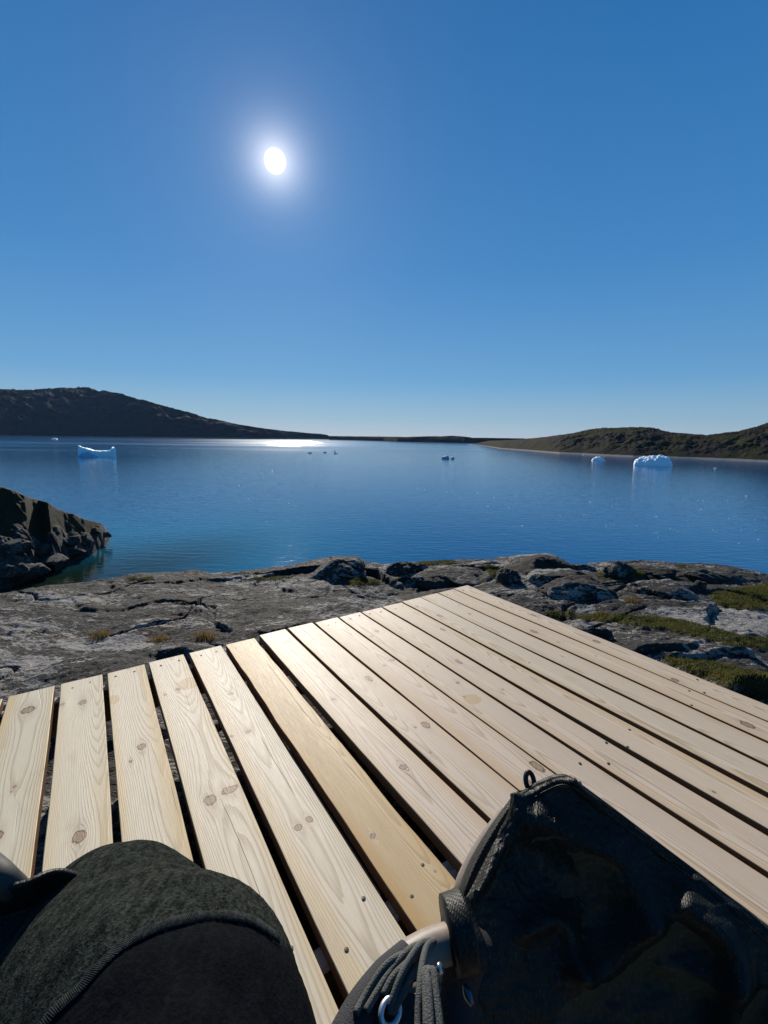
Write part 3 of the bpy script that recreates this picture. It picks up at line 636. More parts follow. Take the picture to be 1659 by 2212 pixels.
def wood_material(name, knots, seed, tint=(1, 1, 1), freq=230., v0=0., depth=.03, stain=None, gold=0.):
    m, n, b = material(name)
    rg = random.Random(seed)
    P = n.coord(); sp_ = n.new('ShaderNodeSeparateXYZ'); n.put(sp_.inputs[0], P)
    x = sp_.outputs[0]; y0 = n.math('ADD', sp_.outputs[1], n.math('MULTIPLY', n.math('ADD', sp_.outputs[2], .0), .9))
    off = (rg.uniform(0, 50), rg.uniform(0, 50), 0)
    wob = n.noise(n.map(P, (2.2, 10, 6), loc=off), 1., 3, .5)
    y = n.math('ADD', y0, n.math('MULTIPLY', n.math('SUBTRACT', wob, .5), .018))
    kw = n.noise(P, 90, 3)
    mask = halo = ring = None; ysh = y
    for (cx, cy, a, e) in knots:
        g = n.new('ShaderNodeGroup'); g.node_tree = KNOT
        n.put(g.inputs['X'], x); n.put(g.inputs['Y'], y0); n.put(g.inputs['W'], kw)
        for nm, v in (('CX', cx), ('CY', cy), ('A', a), ('E', e)): g.inputs[nm].default_value = v
        ysh = n.math('SUBTRACT', ysh, g.outputs['Shift'])
        mask = g.outputs['Mask'] if mask is None else n.math('MAXIMUM', mask, g.outputs['Mask'])
        halo = g.outputs['Halo'] if halo is None else n.math('MAXIMUM', halo, g.outputs['Halo'])
        rg2 = n.math('MULTIPLY', g.outputs['Ring'], g.outputs['Mask']); ring = rg2 if ring is None else n.math('ADD', ring, rg2)
    dep = n.math('ADD', depth, n.math('MULTIPLY', n.noise(n.map(P, (.7, .4, .4), loc=off), 1., 2, .5), .06))
    dep = n.math('ADD', dep, n.math('MULTIPLY', x, rg.choice([-.008, .006, .012])))
    yy = n.math('SUBTRACT', ysh, v0)
    rr_ = n.math('SQRT', n.math('ADD', n.math('MULTIPLY', yy, yy), n.math('MULTIPLY', dep, dep)))
    fz = n.noise(n.map(P, (6, 160, 60), loc=off), 1., 2, .5)
    ph_ = n.math('ADD', n.math('MULTIPLY', rr_, freq), n.math('ADD', n.math('MULTIPLY', fz, .35), n.math('MULTIPLY', n.noise(n.map(P, (.5, 14, 10), loc=off), 1., 3), 1.3)))
    fr_ = n.math('FRACT', ph_)
    late = n.math('MULTIPLY', n.smooth(fr_, .45, .90), n.smooth(fr_, 1.0, .94))
    lw = n.math('ADD', .30, n.math('MULTIPLY', n.noise(n.map(P, (1.2, 25, 20), loc=off), 1., 3), .9))
    late = n.math('MULTIPLY', late, n.math('MINIMUM', lw, 1.))
    tn = n.noise(n.map(P, (.8, 9, 6), loc=off), 1., 4, .55)
    pale = n.mix(tn, [c * t_ for c, t_ in zip((.50, .43, .325), tint)], [c * t_ for c, t_ in zip((.585, .515, .405), tint)])
    darkc = [c * t_ for c, t_ in zip((.30, .215, .12), tint)]
    col = n.mix(n.math('MULTIPLY', late, .76), pale, darkc)
    # honey sapwood along one edge, small fibres, fine cracks
    col = n.mix(n.math('MULTIPLY', n.smooth(n.math('ADD', n.math('ABSOLUTE', n.math('ADD', sp_.outputs[1], rg.uniform(-.02, .02))), n.math('MULTIPLY', n.math('SUBTRACT', tn, .5), .09)), .028, .075), .5 + gold), col, [c * t_ for c, t_ in zip((.46, .32, .14), tint)])
    fib = n.noise(n.map(P, (14, 420, 200)), 1., 3, .6)
    col = n.mix(n.smooth(fib, .35, .75, 0, .20), col, [c * .55 for c in pale_const(tint)])
    crn = n.math('ABSOLUTE', n.math('SUBTRACT', ysh, n.math('ADD', v0 + rg.uniform(-.01, .015), n.math('MULTIPLY', n.math('SUBTRACT', n.noise(n.map(P, (3, 0, 0), loc=off), 1., 4), .5), .012))))
    crk = n.math('MULTIPLY', n.smooth(crn, .0011, .0003), n.smooth(n.noise(n.map(P, (1.6, 0, 0), loc=(rg.uniform(0, 9), 0, 0)), 1., 2), .50, .56))
    col = n.mix(n.math('MULTIPLY', crk, .8), col, (.06, .045, .03))
    dirt = n.math('MULTIPLY', n.smooth(n.noise(n.map(P, (5, 14, 8), loc=off), 1., 5, .6), .54, .74), .30)
    col = n.mix(dirt, col, (.27, .21, .145))
    if stain:
        for (cx, cy, sx_, sy_) in stain:
            q = n.math('ADD', n.math('POWER', n.math('DIVIDE', n.math('SUBTRACT', x, cx), sx_), 2.), n.math('POWER', n.math('DIVIDE', n.math('SUBTRACT', y0, cy), sy_), 2.))
            sf = n.smooth(n.math('ADD', q, n.math('MULTIPLY', n.math('SUBTRACT', n.noise(P, 30, 4), .5), 1.3)), 1.05, .85)
            col = n.mix(n.math('MULTIPLY', sf, .62), col, (.36, .22, .08))
    if mask is not None:
        col = n.mix(n.math('MULTIPLY', halo, .5), col, (.36, .28, .20))
        kc = n.mix(n.math('MINIMUM', n.math('MAXIMUM', ring, 0.), 1.), (.27, .18, .105), (.06, .034, .018))
        col = n.mix(mask, col, kc)
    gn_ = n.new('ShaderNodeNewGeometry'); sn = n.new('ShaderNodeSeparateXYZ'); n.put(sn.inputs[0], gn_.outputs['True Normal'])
    col = n.mix(n.smooth(n.math('ABSOLUTE', sn.outputs[2]), .6, .3), col, n.mix(late, (.17, .085, .032), (.11, .052, .02)))  # upright sides coloured dark brown to stand in for the shade in the gaps
    n.put(b.inputs['Base Color'], col)
    n.put(b.inputs['Roughness'], n.math('ADD', .46, n.math('MULTIPLY', fib, .22))); b.inputs['Specular IOR Level'].default_value = .42
    hgt = n.math('SUBTRACT', n.math('ADD', n.math('MULTIPLY', late, .6), n.math('MULTIPLY', fib, .5)), n.math('MULTIPLY', crk, 3.))
    n.put(b.inputs['Normal'], n.bump(hgt, .35, .0016))
    return m
def pale_const(t): return [c * k for c, k in zip((.50, .43, .325), t)]

# ------------------------------------------------------------------ deck
AZB = R(-33.69)
edges = [(-.490, -.353), (-.333, -.192), (-.169, -.031), (-.011, .126), (.146, .286), (.314, .454), (.479, .617), (.646, .782), (.800, .937), (.951, 1.085), (1.097, 1.232), (1.243, 1.378), (1.389, 1.526), (1.535, 1.676), (1.685, 1.823), (1.834, 1.965), (1.976, 2.102)]
ends = [2.08, 2.077, 2.080, 2.081, 2.086, 2.088, 2.088, 2.096, 2.099, 2.089, 2.085, 2.084, 2.084, 2.088, 2.093, 2.094, 2.103]
NEAR = [(-.490, -.353), (-.333, -.193), (-.169, -.031), (-.011, .126), (.146, .282), (.312, .455), (.476, .610), (.632, .766), (.783, .919), (.938, 1.078), (1.097, 1.223), (1.247, 1.369), (1.386, 1.513), (1.532, 1.656), (1.682, 1.807), (1.829, 1.957), (1.978, 2.100)]
# knots as photo pixels: (x, y, half width m, elongation along the board)
KN = {1: [(60, 1535, .020, 1.0), (12, 1800, .009, 1.5)], 2: [(175, 1518, .013, 1.2), (217, 1500, .009, .6), (170, 1808, .014, 1.4)], 3: [(296, 1616, .013, 1.1), (326, 1629, .006, 1.), (268, 1444, .008, 1.)],
      4: [(382, 1490, .010, 1.), (412, 1486, .006, .7), (478, 1720, .015, 1.15), (432, 1734, .022, .55)], 5: [(495, 1500, .010, 1.), (546, 1577, .008, 1.), (578, 1563, .006, .8), (634, 1786, .0085, 1.2), (663, 1777, .0095, 1.)],
      6: [(840, 1783, .007, 1.), (590, 1390, .006, 1.)], 7: [(600, 1392, .011, 1.2), (725, 1508, .010, .6), (857, 1664, .011, 1.)], 8: [(765, 1475, .012, 2.), (876, 1585, .013, 1.4), (892, 1573, .005, 1.)],
      9: [(803, 1440, .011, 1.), (832, 1437, .007, 1.), (1104, 1690, .012, 2.1), (1156, 1679, .009, 1.)], 10: [(805, 1366, .010, 1.3), (832, 1366, .010, 1.), (965, 1485, .009, .8)],
      11: [(985, 1432, .009, 2.2), (1318, 1728, .008, 1.)], 12: [(940, 1365, .009, 2.0), (1360, 1700, .011, .7)], 13: [(925, 1305, .010, 1.), (960, 1328, .012, 1.6), (1265, 1560, .014, .8), (1545, 1718, .008, 1.)],
      14: [(1012, 1326, .008, 1.), (1110, 1412, .008, 2.), (1385, 1606, .009, 1.2)], 15: [(1165, 1360, .012, 1.8), (1620, 1560, .014, 1.5), (1100, 1310, .008, 1.)], 16: [(1146, 1332, .010, 1.7), (1285, 1388, .012, 1.5), (1480, 1455, .012, 1.2)]}
STAIN = {4: [(352, 1492, .05, .05)], 3: [(318, 1490, .035, .02)], 10: [(1022, 1510, .035, .035)]}
deck = empty('wooden_deck', (0, 0, 0), 'new pale pine board deck with dark gaps, standing on the lichen covered rock', 'deck')
def to_local(px, py, i):
    p = on(px, py, 0); uu = p.x * BU[0] + p.y * BU[1]; vv = p.x * BV[0] + p.y * BV[1]
    return (ends[i] - uu, -(vv - (edges[i][0] + edges[i][1]) / 2))
M_SCREW = plain('screw_metal', (.05, .045, .04), .45, .8); M_HOLE = plain('screw_hole', (.02, .015, .01), .9); M_JOIST = None
tints = {0: (.98, 1.0, .93), 1: (.98, 1.0, .93), 2: (1, 1.01, .95), 3: (1, 1, .94), 4: (.99, .99, .95), 5: (.97, .97, .94), 6: (.79, .655, .43), 7: (0.93, 0.875, 0.865), 8: (0.91, 0.86, 0.845), 9: (0.93, 0.86, 0.835), 10: (0.92, 0.865, 0.845), 11: (0.94, 0.88, 0.85), 12: (0.95, 0.895, 0.85), 13: (0.93, 0.9, 0.865), 14: (0.94, 0.89, 0.855), 15: (0.95, 0.87, 0.81), 16: (0.96, 0.9, 0.84)}
LEN = 4.9; TH_B = .034
screw_me = None
def make_screw(parent, lx, ly):
    global screw_me
    if screw_me is None:
        V = []; Fc = []; mi = []
        def ring(r0, z0, r1, z1, mat):
            b0 = len(V)
            for r_, z_ in ((r0, z0), (r1, z1)):
                for q in range(14): a = 2 * math.pi * q / 14; V.append((r_ * math.cos(a), r_ * math.sin(a), z_))
            for q in range(14): Fc.append((b0 + q, b0 + (q + 1) % 14, b0 + 14 + (q + 1) % 14, b0 + 14 + q)); mi.append(mat)
        ring(.0046, .0003, .0039, .0008, 1); ring(.0039, .0008, .0034, .0005, 1); ring(.0034, .0005, .0014, .0007, 0); ring(.0014, .0007, .0001, .0004, 1)
        screw_me = bpy.data.meshes.new('screw'); screw_me.from_pydata(V, [], Fc); screw_me.materials.append(M_SCREW); screw_me.materials.append(M_HOLE)
        for p, k_ in zip(screw_me.polygons, mi): p.material_index = k_
    o = bpy.data.objects.new('screw', screw_me); link(o, parent); o.location = (lx, ly, .0002); return o
for i, ((va, vb), ue) in enumerate(zip(edges, ends)):
    rg = random.Random(50 + i); W = vb - va; vc = (va + vb) / 2
    kn = [(*to_local(x, y, i), a * 1.22, e) for x, y, a, e in KN.get(i, [])] + [(rg.uniform(.2, 1.8), rg.uniform(-.05, .05), rg.uniform(.0025, .0055), rg.uniform(.8, 1.6)) for _ in range(2)] + [(rg.uniform(2.4, 4.5), rg.uniform(-.05, .05), .011, 1.2)]
    st = [(*to_local(x, y, i), a, b_) for x, y, a, b_ in STAIN.get(i, [])] or None
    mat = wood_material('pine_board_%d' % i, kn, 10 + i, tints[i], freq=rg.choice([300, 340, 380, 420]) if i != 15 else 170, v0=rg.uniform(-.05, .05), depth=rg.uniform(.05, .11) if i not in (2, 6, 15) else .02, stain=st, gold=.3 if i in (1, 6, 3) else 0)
    if i == 6: pass
    # board mesh: lengthwise segments, bevelled section, slightly wandering edges
    nseg = 90; V = []; Fc = []
    bv = .002; tk = TH_B
    wand = [fbm(np.array([k_ * .13 * (1.7 if i == 6 else 1)]), np.array([i * 3.3]), 3, 5)[0] for k_ in range(nseg + 1)]
    wand2 = [fbm(np.array([k_ * .11 * (1.7 if i == 6 else 1)]), np.array([i * 3.3 + 40]), 3, 6)[0] for k_ in range(nseg + 1)]
    am = .0035 if i == 6 else .0011; ulim = 2.09
    for k_ in range(nseg + 1):
        xl = LEN * (k_ / nseg) ** 1.3
        tq = min(1.2, xl / 1.75)             # boards fan out a little towards the near end
        e0 = -W / 2 - .0012 - (NEAR[i][1] - vb) * tq + wand[k_] * am; e1 = W / 2 + .0012 - (NEAR[i][0] - va) * tq + wand2[k_] * am
        endb = bv if k_ in (0,) else 0
        sec = [(e0, -tk), (e0, -bv), (e0 + bv * .35, -bv * .35), (e0 + bv, 0), (e1 - bv, 0), (e1 - bv * .35, -bv * .35), (e1, -bv), (e1, -tk)]
        cup = .0012 * math.sin(k_ * .2 + i)
        for yy_, zz_ in sec: V.append((xl, yy_, zz_ + cup))
    for k_ in range(nseg):
        for q in range(8):
            a = k_ * 8 + q; b_ = k_ * 8 + (q + 1) % 8; Fc.append((a, b_, b_ + 8, a + 8))
    Fc.append(tuple(range(8))[::-1]); Fc.append(tuple(nseg * 8 + q for q in range(8)))
    Fc = [f[::-1] for f in Fc]
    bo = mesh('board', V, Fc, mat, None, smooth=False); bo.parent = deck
    c = BU * ue + BV * vc
    zo = -.004 if i == 6 else rg.uniform(-.0015, .0015)
    bo.location = (c[0], c[1], zo)
    # local x runs back along -BU, local y along -BV (so z stays up)
    bo.rotation_euler = (R(rg.uniform(-.4, .4)), 0, math.atan2(-BU[1], -BU[0]))
    if i == 6: bo['label'] = 'darker honey coloured board with wavy edges'
    for (sx_, sy_) in ((.055, -.03), (.05, .035), (ue - .685, .045), (ue - .635, -.042), (ue + .72, .04), (ue + .70, -.04)):
        make_screw(bo, sx_ + rg.uniform(-.012, .012), sy_ + rg.uniform(-.012, .012))
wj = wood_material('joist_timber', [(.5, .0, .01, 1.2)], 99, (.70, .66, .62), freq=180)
def joist(p0, p1, w_, h_, ztop, label=None):
    a = BU * p0[0] + BV * p0[1]; b_ = BU * p1[0] + BV * p1[1]; d = b_ - a; L = float(np.hypot(*d))
    V = []; Fc = []
    for xl in np.linspace(0, L, 12):
        for yy_, zz_ in ((-w_ / 2, -h_), (-w_ / 2, -.003), (-w_ / 2 + .003, 0), (w_ / 2 - .003, 0), (w_ / 2, -.003), (w_ / 2, -h_)): V.append((xl, yy_, zz_))
    for k_ in range(11):
        for q in range(6): x_ = k_ * 6 + q; y_ = k_ * 6 + (q + 1) % 6; Fc.append((x_, x_ + 6, y_ + 6, y_))
    Fc.append(tuple(range(6))); Fc.append(tuple(66 + q for q in range(6))[::-1])
    o = mesh('joist', V, Fc, wj, None, smooth=False); o.parent = deck; o.location = (a[0], a[1], ztop); o.rotation_euler = (0, 0, math.atan2(d[1], d[0])); return o
joist((2.03, -.50), (2.03, 2.09), .045, .14, -.0365); joist((.665, -.50), (.665, 2.09), .048, .14, -.0365); joist((-.70, -.50), (-.70, 2.09), .048, .14, -.0365); joist((-2.4, -.50), (-2.4, 2.09), .048, .14, -.0365)
joist((1.72, .466), (.72, .466), .042, .12, -.055); joist((2.0, -.14), (.70, -.14), .045, .1, -.16); joist((1.60, .30), (.70, .30), .03, .12, -.10); joist((2.0, 2.0), (-2.3, 2.0), .045, .13, -.05)
# corner posts of the frame standing on the rock
for (u_, v_) in ((2.0, 2.04), (2.0, .6), (2.0, -.46), (.62, 2.04), (.62, -.46), (-2.4, 2.04), (-2.4, -.46)):
    c = BU * u_ + BV * v_; V, Fc = tube_geo([(c[0], c[1], -.60), (c[0], c[1], -.175)], .055, 4); o = mesh('post', V, Fc, wj, None, smooth=False); o.parent = deck

# ------------------------------------------------------------------ folding chair
def mesh_fabric():
    m, n, b = material('black_woven_mesh')
    P = n.coord(); uv = n.new('ShaderNodeUVMap'); 
    q = n.map(P, (1, 1, 1), (R(35), R(10), R(38))); fine = n.noise(n.map(q, (260, 900, 260)), 1., 2, .6)
    wv = n.new('ShaderNodeTexWave', wave_type='BANDS', bands_direction='X'); n.put(wv.inputs['Vector'], q); wv.inputs['Scale'].default_value = 150; wv.inputs['Distortion'].default_value = 2.5; wv.inputs['Detail'].default_value = 2
    wv2 = n.new('ShaderNodeTexWave', wave_type='BANDS', bands_direction='Y'); n.put(wv2.inputs['Vector'], q); wv2.inputs['Scale'].default_value = 90; wv2.inputs['Distortion'].default_value = 2.0
    weave = n.math('ADD', n.math('MULTIPLY', n.math('MULTIPLY', wv.outputs['Fac'], wv2.outputs['Fac']), .35), n.math('MULTIPLY', fine, .55))
    glint = n.smooth(n.noise(q, 420, 2, .6), .56, .72)
    col = n.mix(weave, (.004, .0042, .0035), (.017, .018, .014))
    col = n.mix(n.math('MULTIPLY', glint, n.math('MULTIPLY', weave, .6)), col, (.13, .14, .13))  # pale specks in the base colour stand in for glints on the weave
    n.put(b.inputs['Base Color'], col); b.inputs['Roughness'].default_value = .47; b.inputs['Specular IOR Level'].default_value = .22
    n.put(b.inputs['Normal'], n.bump(weave, .7, .001))
    tl = n.new('ShaderNodeBsdfTranslucent'); n.put(tl.inputs[0], n.mix(weave, (.02, .03, .028), (.085, .135, .13)))
    mx = n.new('ShaderNodeMixShader'); mx.inputs[0].default_value = .035; n.l.new(b.outputs[0], mx.inputs[1]); n.l.new(tl.outputs[0], mx.inputs[2]); n.l.new(mx.outputs[0], m.node_tree.nodes['Material Output'].inputs[0])
    return m
FAB = mesh_fabric()
TUBE = plain('grey_beige_tube', (.21, .175, .145), .5, 0, .4, 200, .05)
CORD = plain('elastic_cord', (.085, .088, .078), .7, 0, .3, 900, .8)
STEEL = plain('eyelet_steel', (.62, .62, .64), .4, .8, .5, 300, .05)
RUST = plain('rusty_steel', (.035, .016, .014), .5, .5, .5, 300, .4); RED = plain('dull_red_metal', (.10, .055, .05), .5, .2)
CANV = plain('dark_canvas', (.022, .023, .028), .75, 0, .3, 700, .6)
chair = empty('folding_chair', (.32, .35, 0), 'black woven mesh folding chair with a grey tube frame, elastic cords and a rusty ring', 'folding chair')
def cpart(name, V, Fc, mat, smooth=True): return mesh(name, V, Fc, mat, chair, smooth)
def torus(c, nrm, R0, r0, name, mat, sx=1.0, axis=None):
    nrm = Vector(nrm).normalized(); a = (Vector(axis) if axis else nrm.orthogonal()); a = (a - nrm * a.dot(nrm)).normalized(); b_ = nrm.cross(a)
    P = [Vector(c) + a * R0 * math.cos(t_) + b_ * R0 * sx * math.sin(t_) for t_ in np.linspace(0, 2 * math.pi, 41)]
    V, Fc = tube_geo(P, r0, 10, cap=False); return cpart(name, V, Fc, mat)
# sling: four boundary curves (photo pixel, slant distance), filled as a Coons patch
def curve(L, n_): 
    P = [np.array(at(*p)) for p in L]; C = catmull(P, 24); C = np.array(C)
    s_ = np.concatenate([[0], np.cumsum(np.linalg.norm(np.diff(C, axis=0), axis=1))]); s_ /= s_[-1]
    tq = np.linspace(0, 1, n_); return np.stack([np.interp(tq, s_, C[:, k_]) for k_ in range(3)], 1)
NU, NV = 150, 170
top = curve([(1118, 1727, .640), (1150, 1704, .637), (1190, 1683, .634), (1222, 1677, .632), (1240, 1684, .632)], NU)
rgt = curve([(1240, 1684, .632), (1262, 1699, .632), (1330, 1750, .64), (1430, 1826, .65), (1560, 1925, .66), (1659, 2008, .665), (1760, 2110, .67), (1900, 2330, .68)], NV)
lft = curve([(1118, 1727, .640), (1090, 1772, .632), (1057, 1838, .62), (1030, 1893, .612), (1010, 1932, .606), (998, 1955, .60), (1000, 2040, .60), (1010, 2120, .605), (1030, 2220, .62), (1050, 2360, .64)], NV)
bot = curve([(1050, 2360, .64), (1300, 2380, .70), (1600, 2370, .70), (1900, 2330, .68)], NU)
uu = np.linspace(0, 1, NU)[None, :, None]; vv = np.linspace(0, 1, NV)[:, None, None]
S = (1 - vv) * top[None] + vv * bot[None] + (1 - uu) * lft[:, None] + uu * rgt[:, None] - ((1 - uu) * (1 - vv) * top[0] + uu * (1 - vv) * top[-1] + (1 - uu) * vv * bot[0] + uu * vv * bot[-1])
dS = np.cross(np.gradient(S, axis=1), np.gradient(S, axis=0)); dS /= np.linalg.norm(dS, axis=2, keepdims=True)
view = np.array([0, 0, CZ]) - S; sgn = np.sign((dS * view).sum(2, keepdims=True)); dS *= sgn
gu = np.broadcast_to(uu[..., 0], (NV, NU)); gv = np.broadcast_to(vv[..., 0], (NV, NU))
wr = 0 * gu
spx, spy = project(S[..., 0], S[..., 1], S[..., 2])
def crease(pts, wid, hgt):               # soft fold running along a photo polyline
    global wr
    C = np.array(catmull([(x, y, 0) for x, y in pts], 10))[:, :2]
    d = np.full(spx.shape, 1e9)
    for a, b_ in zip(C[:-1], C[1:]):
        ab = b_ - a; tq = np.clip(((spx - a[0]) * ab[0] + (spy - a[1]) * ab[1]) / (ab @ ab + 1e-9), 0, 1)
        d = np.minimum(d, np.hypot(spx - a[0] - tq * ab[0], spy - a[1] - tq * ab[1]))
    wr = wr + hgt * np.exp(-(d / wid) ** 2)
crease([(1120, 1730), (1100, 1800), (1050, 1880), (1010, 1950)], 16, .010)
crease([(1150, 1770), (1230, 1800), (1330, 1850), (1380, 1920), (1400, 1990)], 42, .022)
crease([(1400, 1990), (1330, 2060), (1270, 2100)], 42, .018)
crease([(1130, 2010), (1190, 1985), (1230, 2010), (1245, 2090)], 26, .013)
crease([(1480, 1950), (1560, 2020), (1590, 2080), (1585, 2160), (1570, 2212)], 36, .024)
crease([(1430, 2080), (1530, 2110), (1600, 2115)], 30, .013)
crease([(1210, 1900), (1290, 1960), (1300, 2040)], 60, -.010)
crease([(1450, 2120), (1540, 2200)], 70, -.010)
crease([(1240, 1684), (1430, 1830), (1659, 2012)], 14, .003); crease([(1118, 1727), (1190, 1683), (1240, 1684)], 12, .006)
wr = wr + .004 * fbm(gu * 5, gv * 6, 3, 9) + .0009 * fbm(gu * 40, gv * 46, 2, 19)
em = np.minimum(np.minimum(gu, 1 - gu), np.minimum(gv, 1 - gv)); wr *= sstep(0, .03, em) * .9 + .1
S = S + dS * wr[..., None]
sl_ = grid_mesh('sling', S[..., 0], S[..., 1], S[..., 2], FAB); sl_.parent = chair; sl_.matrix_parent_inverse = Matrix.Translation(chair.location).inverted()
# hem sewn along the top edge and a frame tube inside it
hem = curve([(1108, 1742, .640), (1122, 1724, .638), (1160, 1697, .634), (1200, 1679, .630), (1226, 1676, .629), (1250, 1690, .629), (1330, 1749, .637), (1430, 1825, .648), (1560, 1924, .658), (1690, 2035, .665), (1900, 2330, .68)], 160)
V, Fc = tube_geo([p + np.array([0, .006, -.010]) for p in hem], .0055, 12); cpart('hem', V, Fc, FAB)
st = curve([(1128, 1742, .634), (1165, 1716, .630), (1205, 1697, .627), (1226, 1697, .626), (1245, 1708, .626), (1325, 1768, .634), (1425, 1845, .645), (1555, 1945, .655), (1690, 2065, .66)], 200)
V, Fc = tube_geo([p for p in st], [.0005 + .0004 * (k_ % 2) for k_ in range(200)], 6); cpart('stitching', V, Fc, FAB)
# left return of the sling, folded back round the frame
fl_t = [(1118, 1727, .640), (1075, 1790, .630), (1035, 1860, .620), (1008, 1925, .610), (1000, 1975, .606)]
A_ = curve(fl_t, 60); B_ = curve([(1112, 1731, .66), (1066, 1790, .66), (1026, 1855, .655), (1003, 1912, .65), (995, 1960, .64)], 60)
G = np.stack([A_ * (1 - q) + B_ * q + np.array([-.004, .0, .003]) * math.sin(q * math.pi) for q in np.linspace(0, 1, 9)], 0)
fo = grid_mesh('sling_fold', G[..., 0], G[..., 1], G[..., 2], FAB); fo.parent = chair; fo.matrix_parent_inverse = Matrix.Translation(chair.location).inverted(); fo.modifiers.new('thick', 'SOLIDIFY').thickness = .002
# frame tubes
def ctube(name, L, r, n_=60, mat=TUBE, seg=18):
    V, Fc = tube_geo([p for p in curve(L, n_)], r, seg); return cpart(name, V, Fc, mat)
ctube('frame_tube', [(1105, 1757, .665), (1060, 1815, .66), (1022, 1880, .655), (1003, 1935, .652), (1004, 2020, .66), (1030, 2150, .68), (1070, 2350, .72)], .0125)
ctube('frame_tube', [(1002, 2027, .590), (985, 2032, .575), (930, 2050, .567), (880, 2078, .56), (850, 2105, .554)], .0150, 60)
ctube('tube_sleeve', [(884, 2076, .5605), (850, 2105, .554), (830, 2125, .55), (785, 2185, .54), (740, 2270, .53), (700, 2370, .52), (640, 2600, .50)], .0156, 80, CANV)
ctube('frame_tube', [(1020, 2020, .578), (990, 2110, .60), (985, 2200, .61), (1000, 2330, .62)], .020, 40, CANV)
# tube collar / cuff of the sling
cu = curve([(1010, 2018, .575), (968, 2030, .572)], 8); V, Fc = tube_geo([p for p in cu], [.031, .031, .0305, .030, .030, .0298, .0295, .0295], 26)
V = [v + Vector((0, 0, .006)) for v in V]; cpart('cuff', V, Fc, FAB)
cf = [[(962, 1944, .566), (968, 1990, .560), (972, 2040, .556), (980, 2090, .56)], [(985, 1940, .568), (994, 1990, .560), (1004, 2040, .556), (1014, 2095, .56)], [(1012, 1936, .58), (1030, 1990, .575), (1050, 2040, .57), (1060, 2100, .575)]]
G = np.stack([curve(L, 40) for L in cf], 0); G = np.stack([G[0] + (G[1] - G[0]) * q for q in np.linspace(0, 1, 8)] + [G[1] + (G[2] - G[1]) * q for q in np.linspace(.1, 1, 8)], 0)
fo = grid_mesh('cuff_flap', G[..., 0], G[..., 1], G[..., 2], FAB); fo.parent = chair; fo.matrix_parent_inverse = Matrix.Translation(chair.location).inverted(); fo.modifiers.new('thick', 'SOLIDIFY').thickness = .003
V, Fc = tube_geo([p for p in curve([(977, 2026, .5725), (969, 2029, .5715)], 4)], .0175, 22); cpart('collar', V, Fc, CANV)
# seat panel with eyelet
sp0 = [curve([(838, 2128, .545), (800, 2165, .54), (765, 2215, .535), (720, 2300, .53)], 30), curve([(872, 2138, .53), (862, 2185, .525), (850, 2230, .52), (830, 2330, .52)], 30), curve([(905, 2150, .54), (925, 2195, .535), (940, 2240, .53), (950, 2340, .53)], 30)]
G = np.stack([sp0[0] + (sp0[1] - sp0[0]) * q for q in np.linspace(0, 1, 10)] + [sp0[1] + (sp0[2] - sp0[1]) * q for q in np.linspace(.1, 1, 10)], 0)
fo = grid_mesh('seat_panel', G[..., 0], G[..., 1], G[..., 2], CANV); fo.parent = chair; fo.matrix_parent_inverse = Matrix.Translation(chair.location).inverted(); fo.modifiers.new('thick', 'SOLIDIFY').thickness = .004
ev = Vector((0, 0, CZ)) - at(843, 2186, .5)
torus(at(843, 2186, .520), ev + Vector((.25, 0, .0)), 0.0085, .0024, 'eyelet', STEEL, .8, (1, .6, .3))
V, Fc = tube_geo([at(843, 2186, .5215), at(843, 2186, .5235)], .0078, 18); cpart('eyelet_hole', V, Fc, M_HOLE)
# elastic cords
def cord(L, r=.0029, n_=50): V, Fc = tube_geo([p for p in curve(L, n_)], r, 10); cpart('elastic_cord', V, Fc, CORD)
cord([(768, 2190, .52), (790, 2150, .525), (826, 2095, .527), (858, 2068, .53), (880, 2066, .545), (890, 2090, .575)])
cord([(790, 2185, .52), (812, 2148, .522), (850, 2090, .527), (885, 2052, .533), (908, 2044, .548), (912, 2066, .58)])
cord([(828, 2150, .52), (850, 2110, .523), (885, 2075, .528), (905, 2046, .535), (925, 2038, .553), (930, 2060, .585)])
cord([(842, 2186, .521), (848, 2160, .517), (868, 2105, .518), (893, 2060, .526), (913, 2038, .536), (938, 2034, .556)])
cord([(848, 2186, .522), (862, 2160, .518), (885, 2120, .52), (898, 2090, .53), (906, 2062, .55)])
cord([(902, 2255, .50), (903, 2212, .505), (906, 2140, .51), (912, 2085, .52), (922, 2045, .535), (938, 2034, .55)])
cord([(922, 2270, .495), (922, 2200, .50), (919, 2130, .51), (916, 2103, .515), (922, 2096, .518), (930, 2102, .516), (934, 2150, .51), (942, 2215, .505), (948, 2280, .50)], .0032)
cord([(930, 2270, .495), (929, 2200, .50), (925, 2130, .508), (923, 2108, .513), (930, 2097, .515), (936, 2101, .514), (942, 2150, .508), (950, 2215, .502), (956, 2280, .498)], .0032)
cord([(872, 2145, .535), (890, 2136, .538), (915, 2128, .55), (935, 2125, .57)], .003)
cord([(915, 2165, .54), (930, 2150, .545), (945, 2130, .56)], .004)
V, Fc = tube_geo([p for p in curve([(934, 2100, .530), (950, 2092, .528), (955, 2090, .527)], 8)], [.0025, .0025, .002, .002, .0025, .004, .004, .003], 12); cpart('knob', V, Fc, plain('knob_steel', (.4, .41, .43), .3, .9))
V, Fc = tube_geo([p for p in curve([(1003, 2128, .558), (1012, 2150, .556), (1020, 2172, .556)], 6)], [.002, .003, .004, .004, .003, .002], 12); cpart('rivet', V, Fc, plain('rivet_dark', (.1, .11, .13), .3, .8))
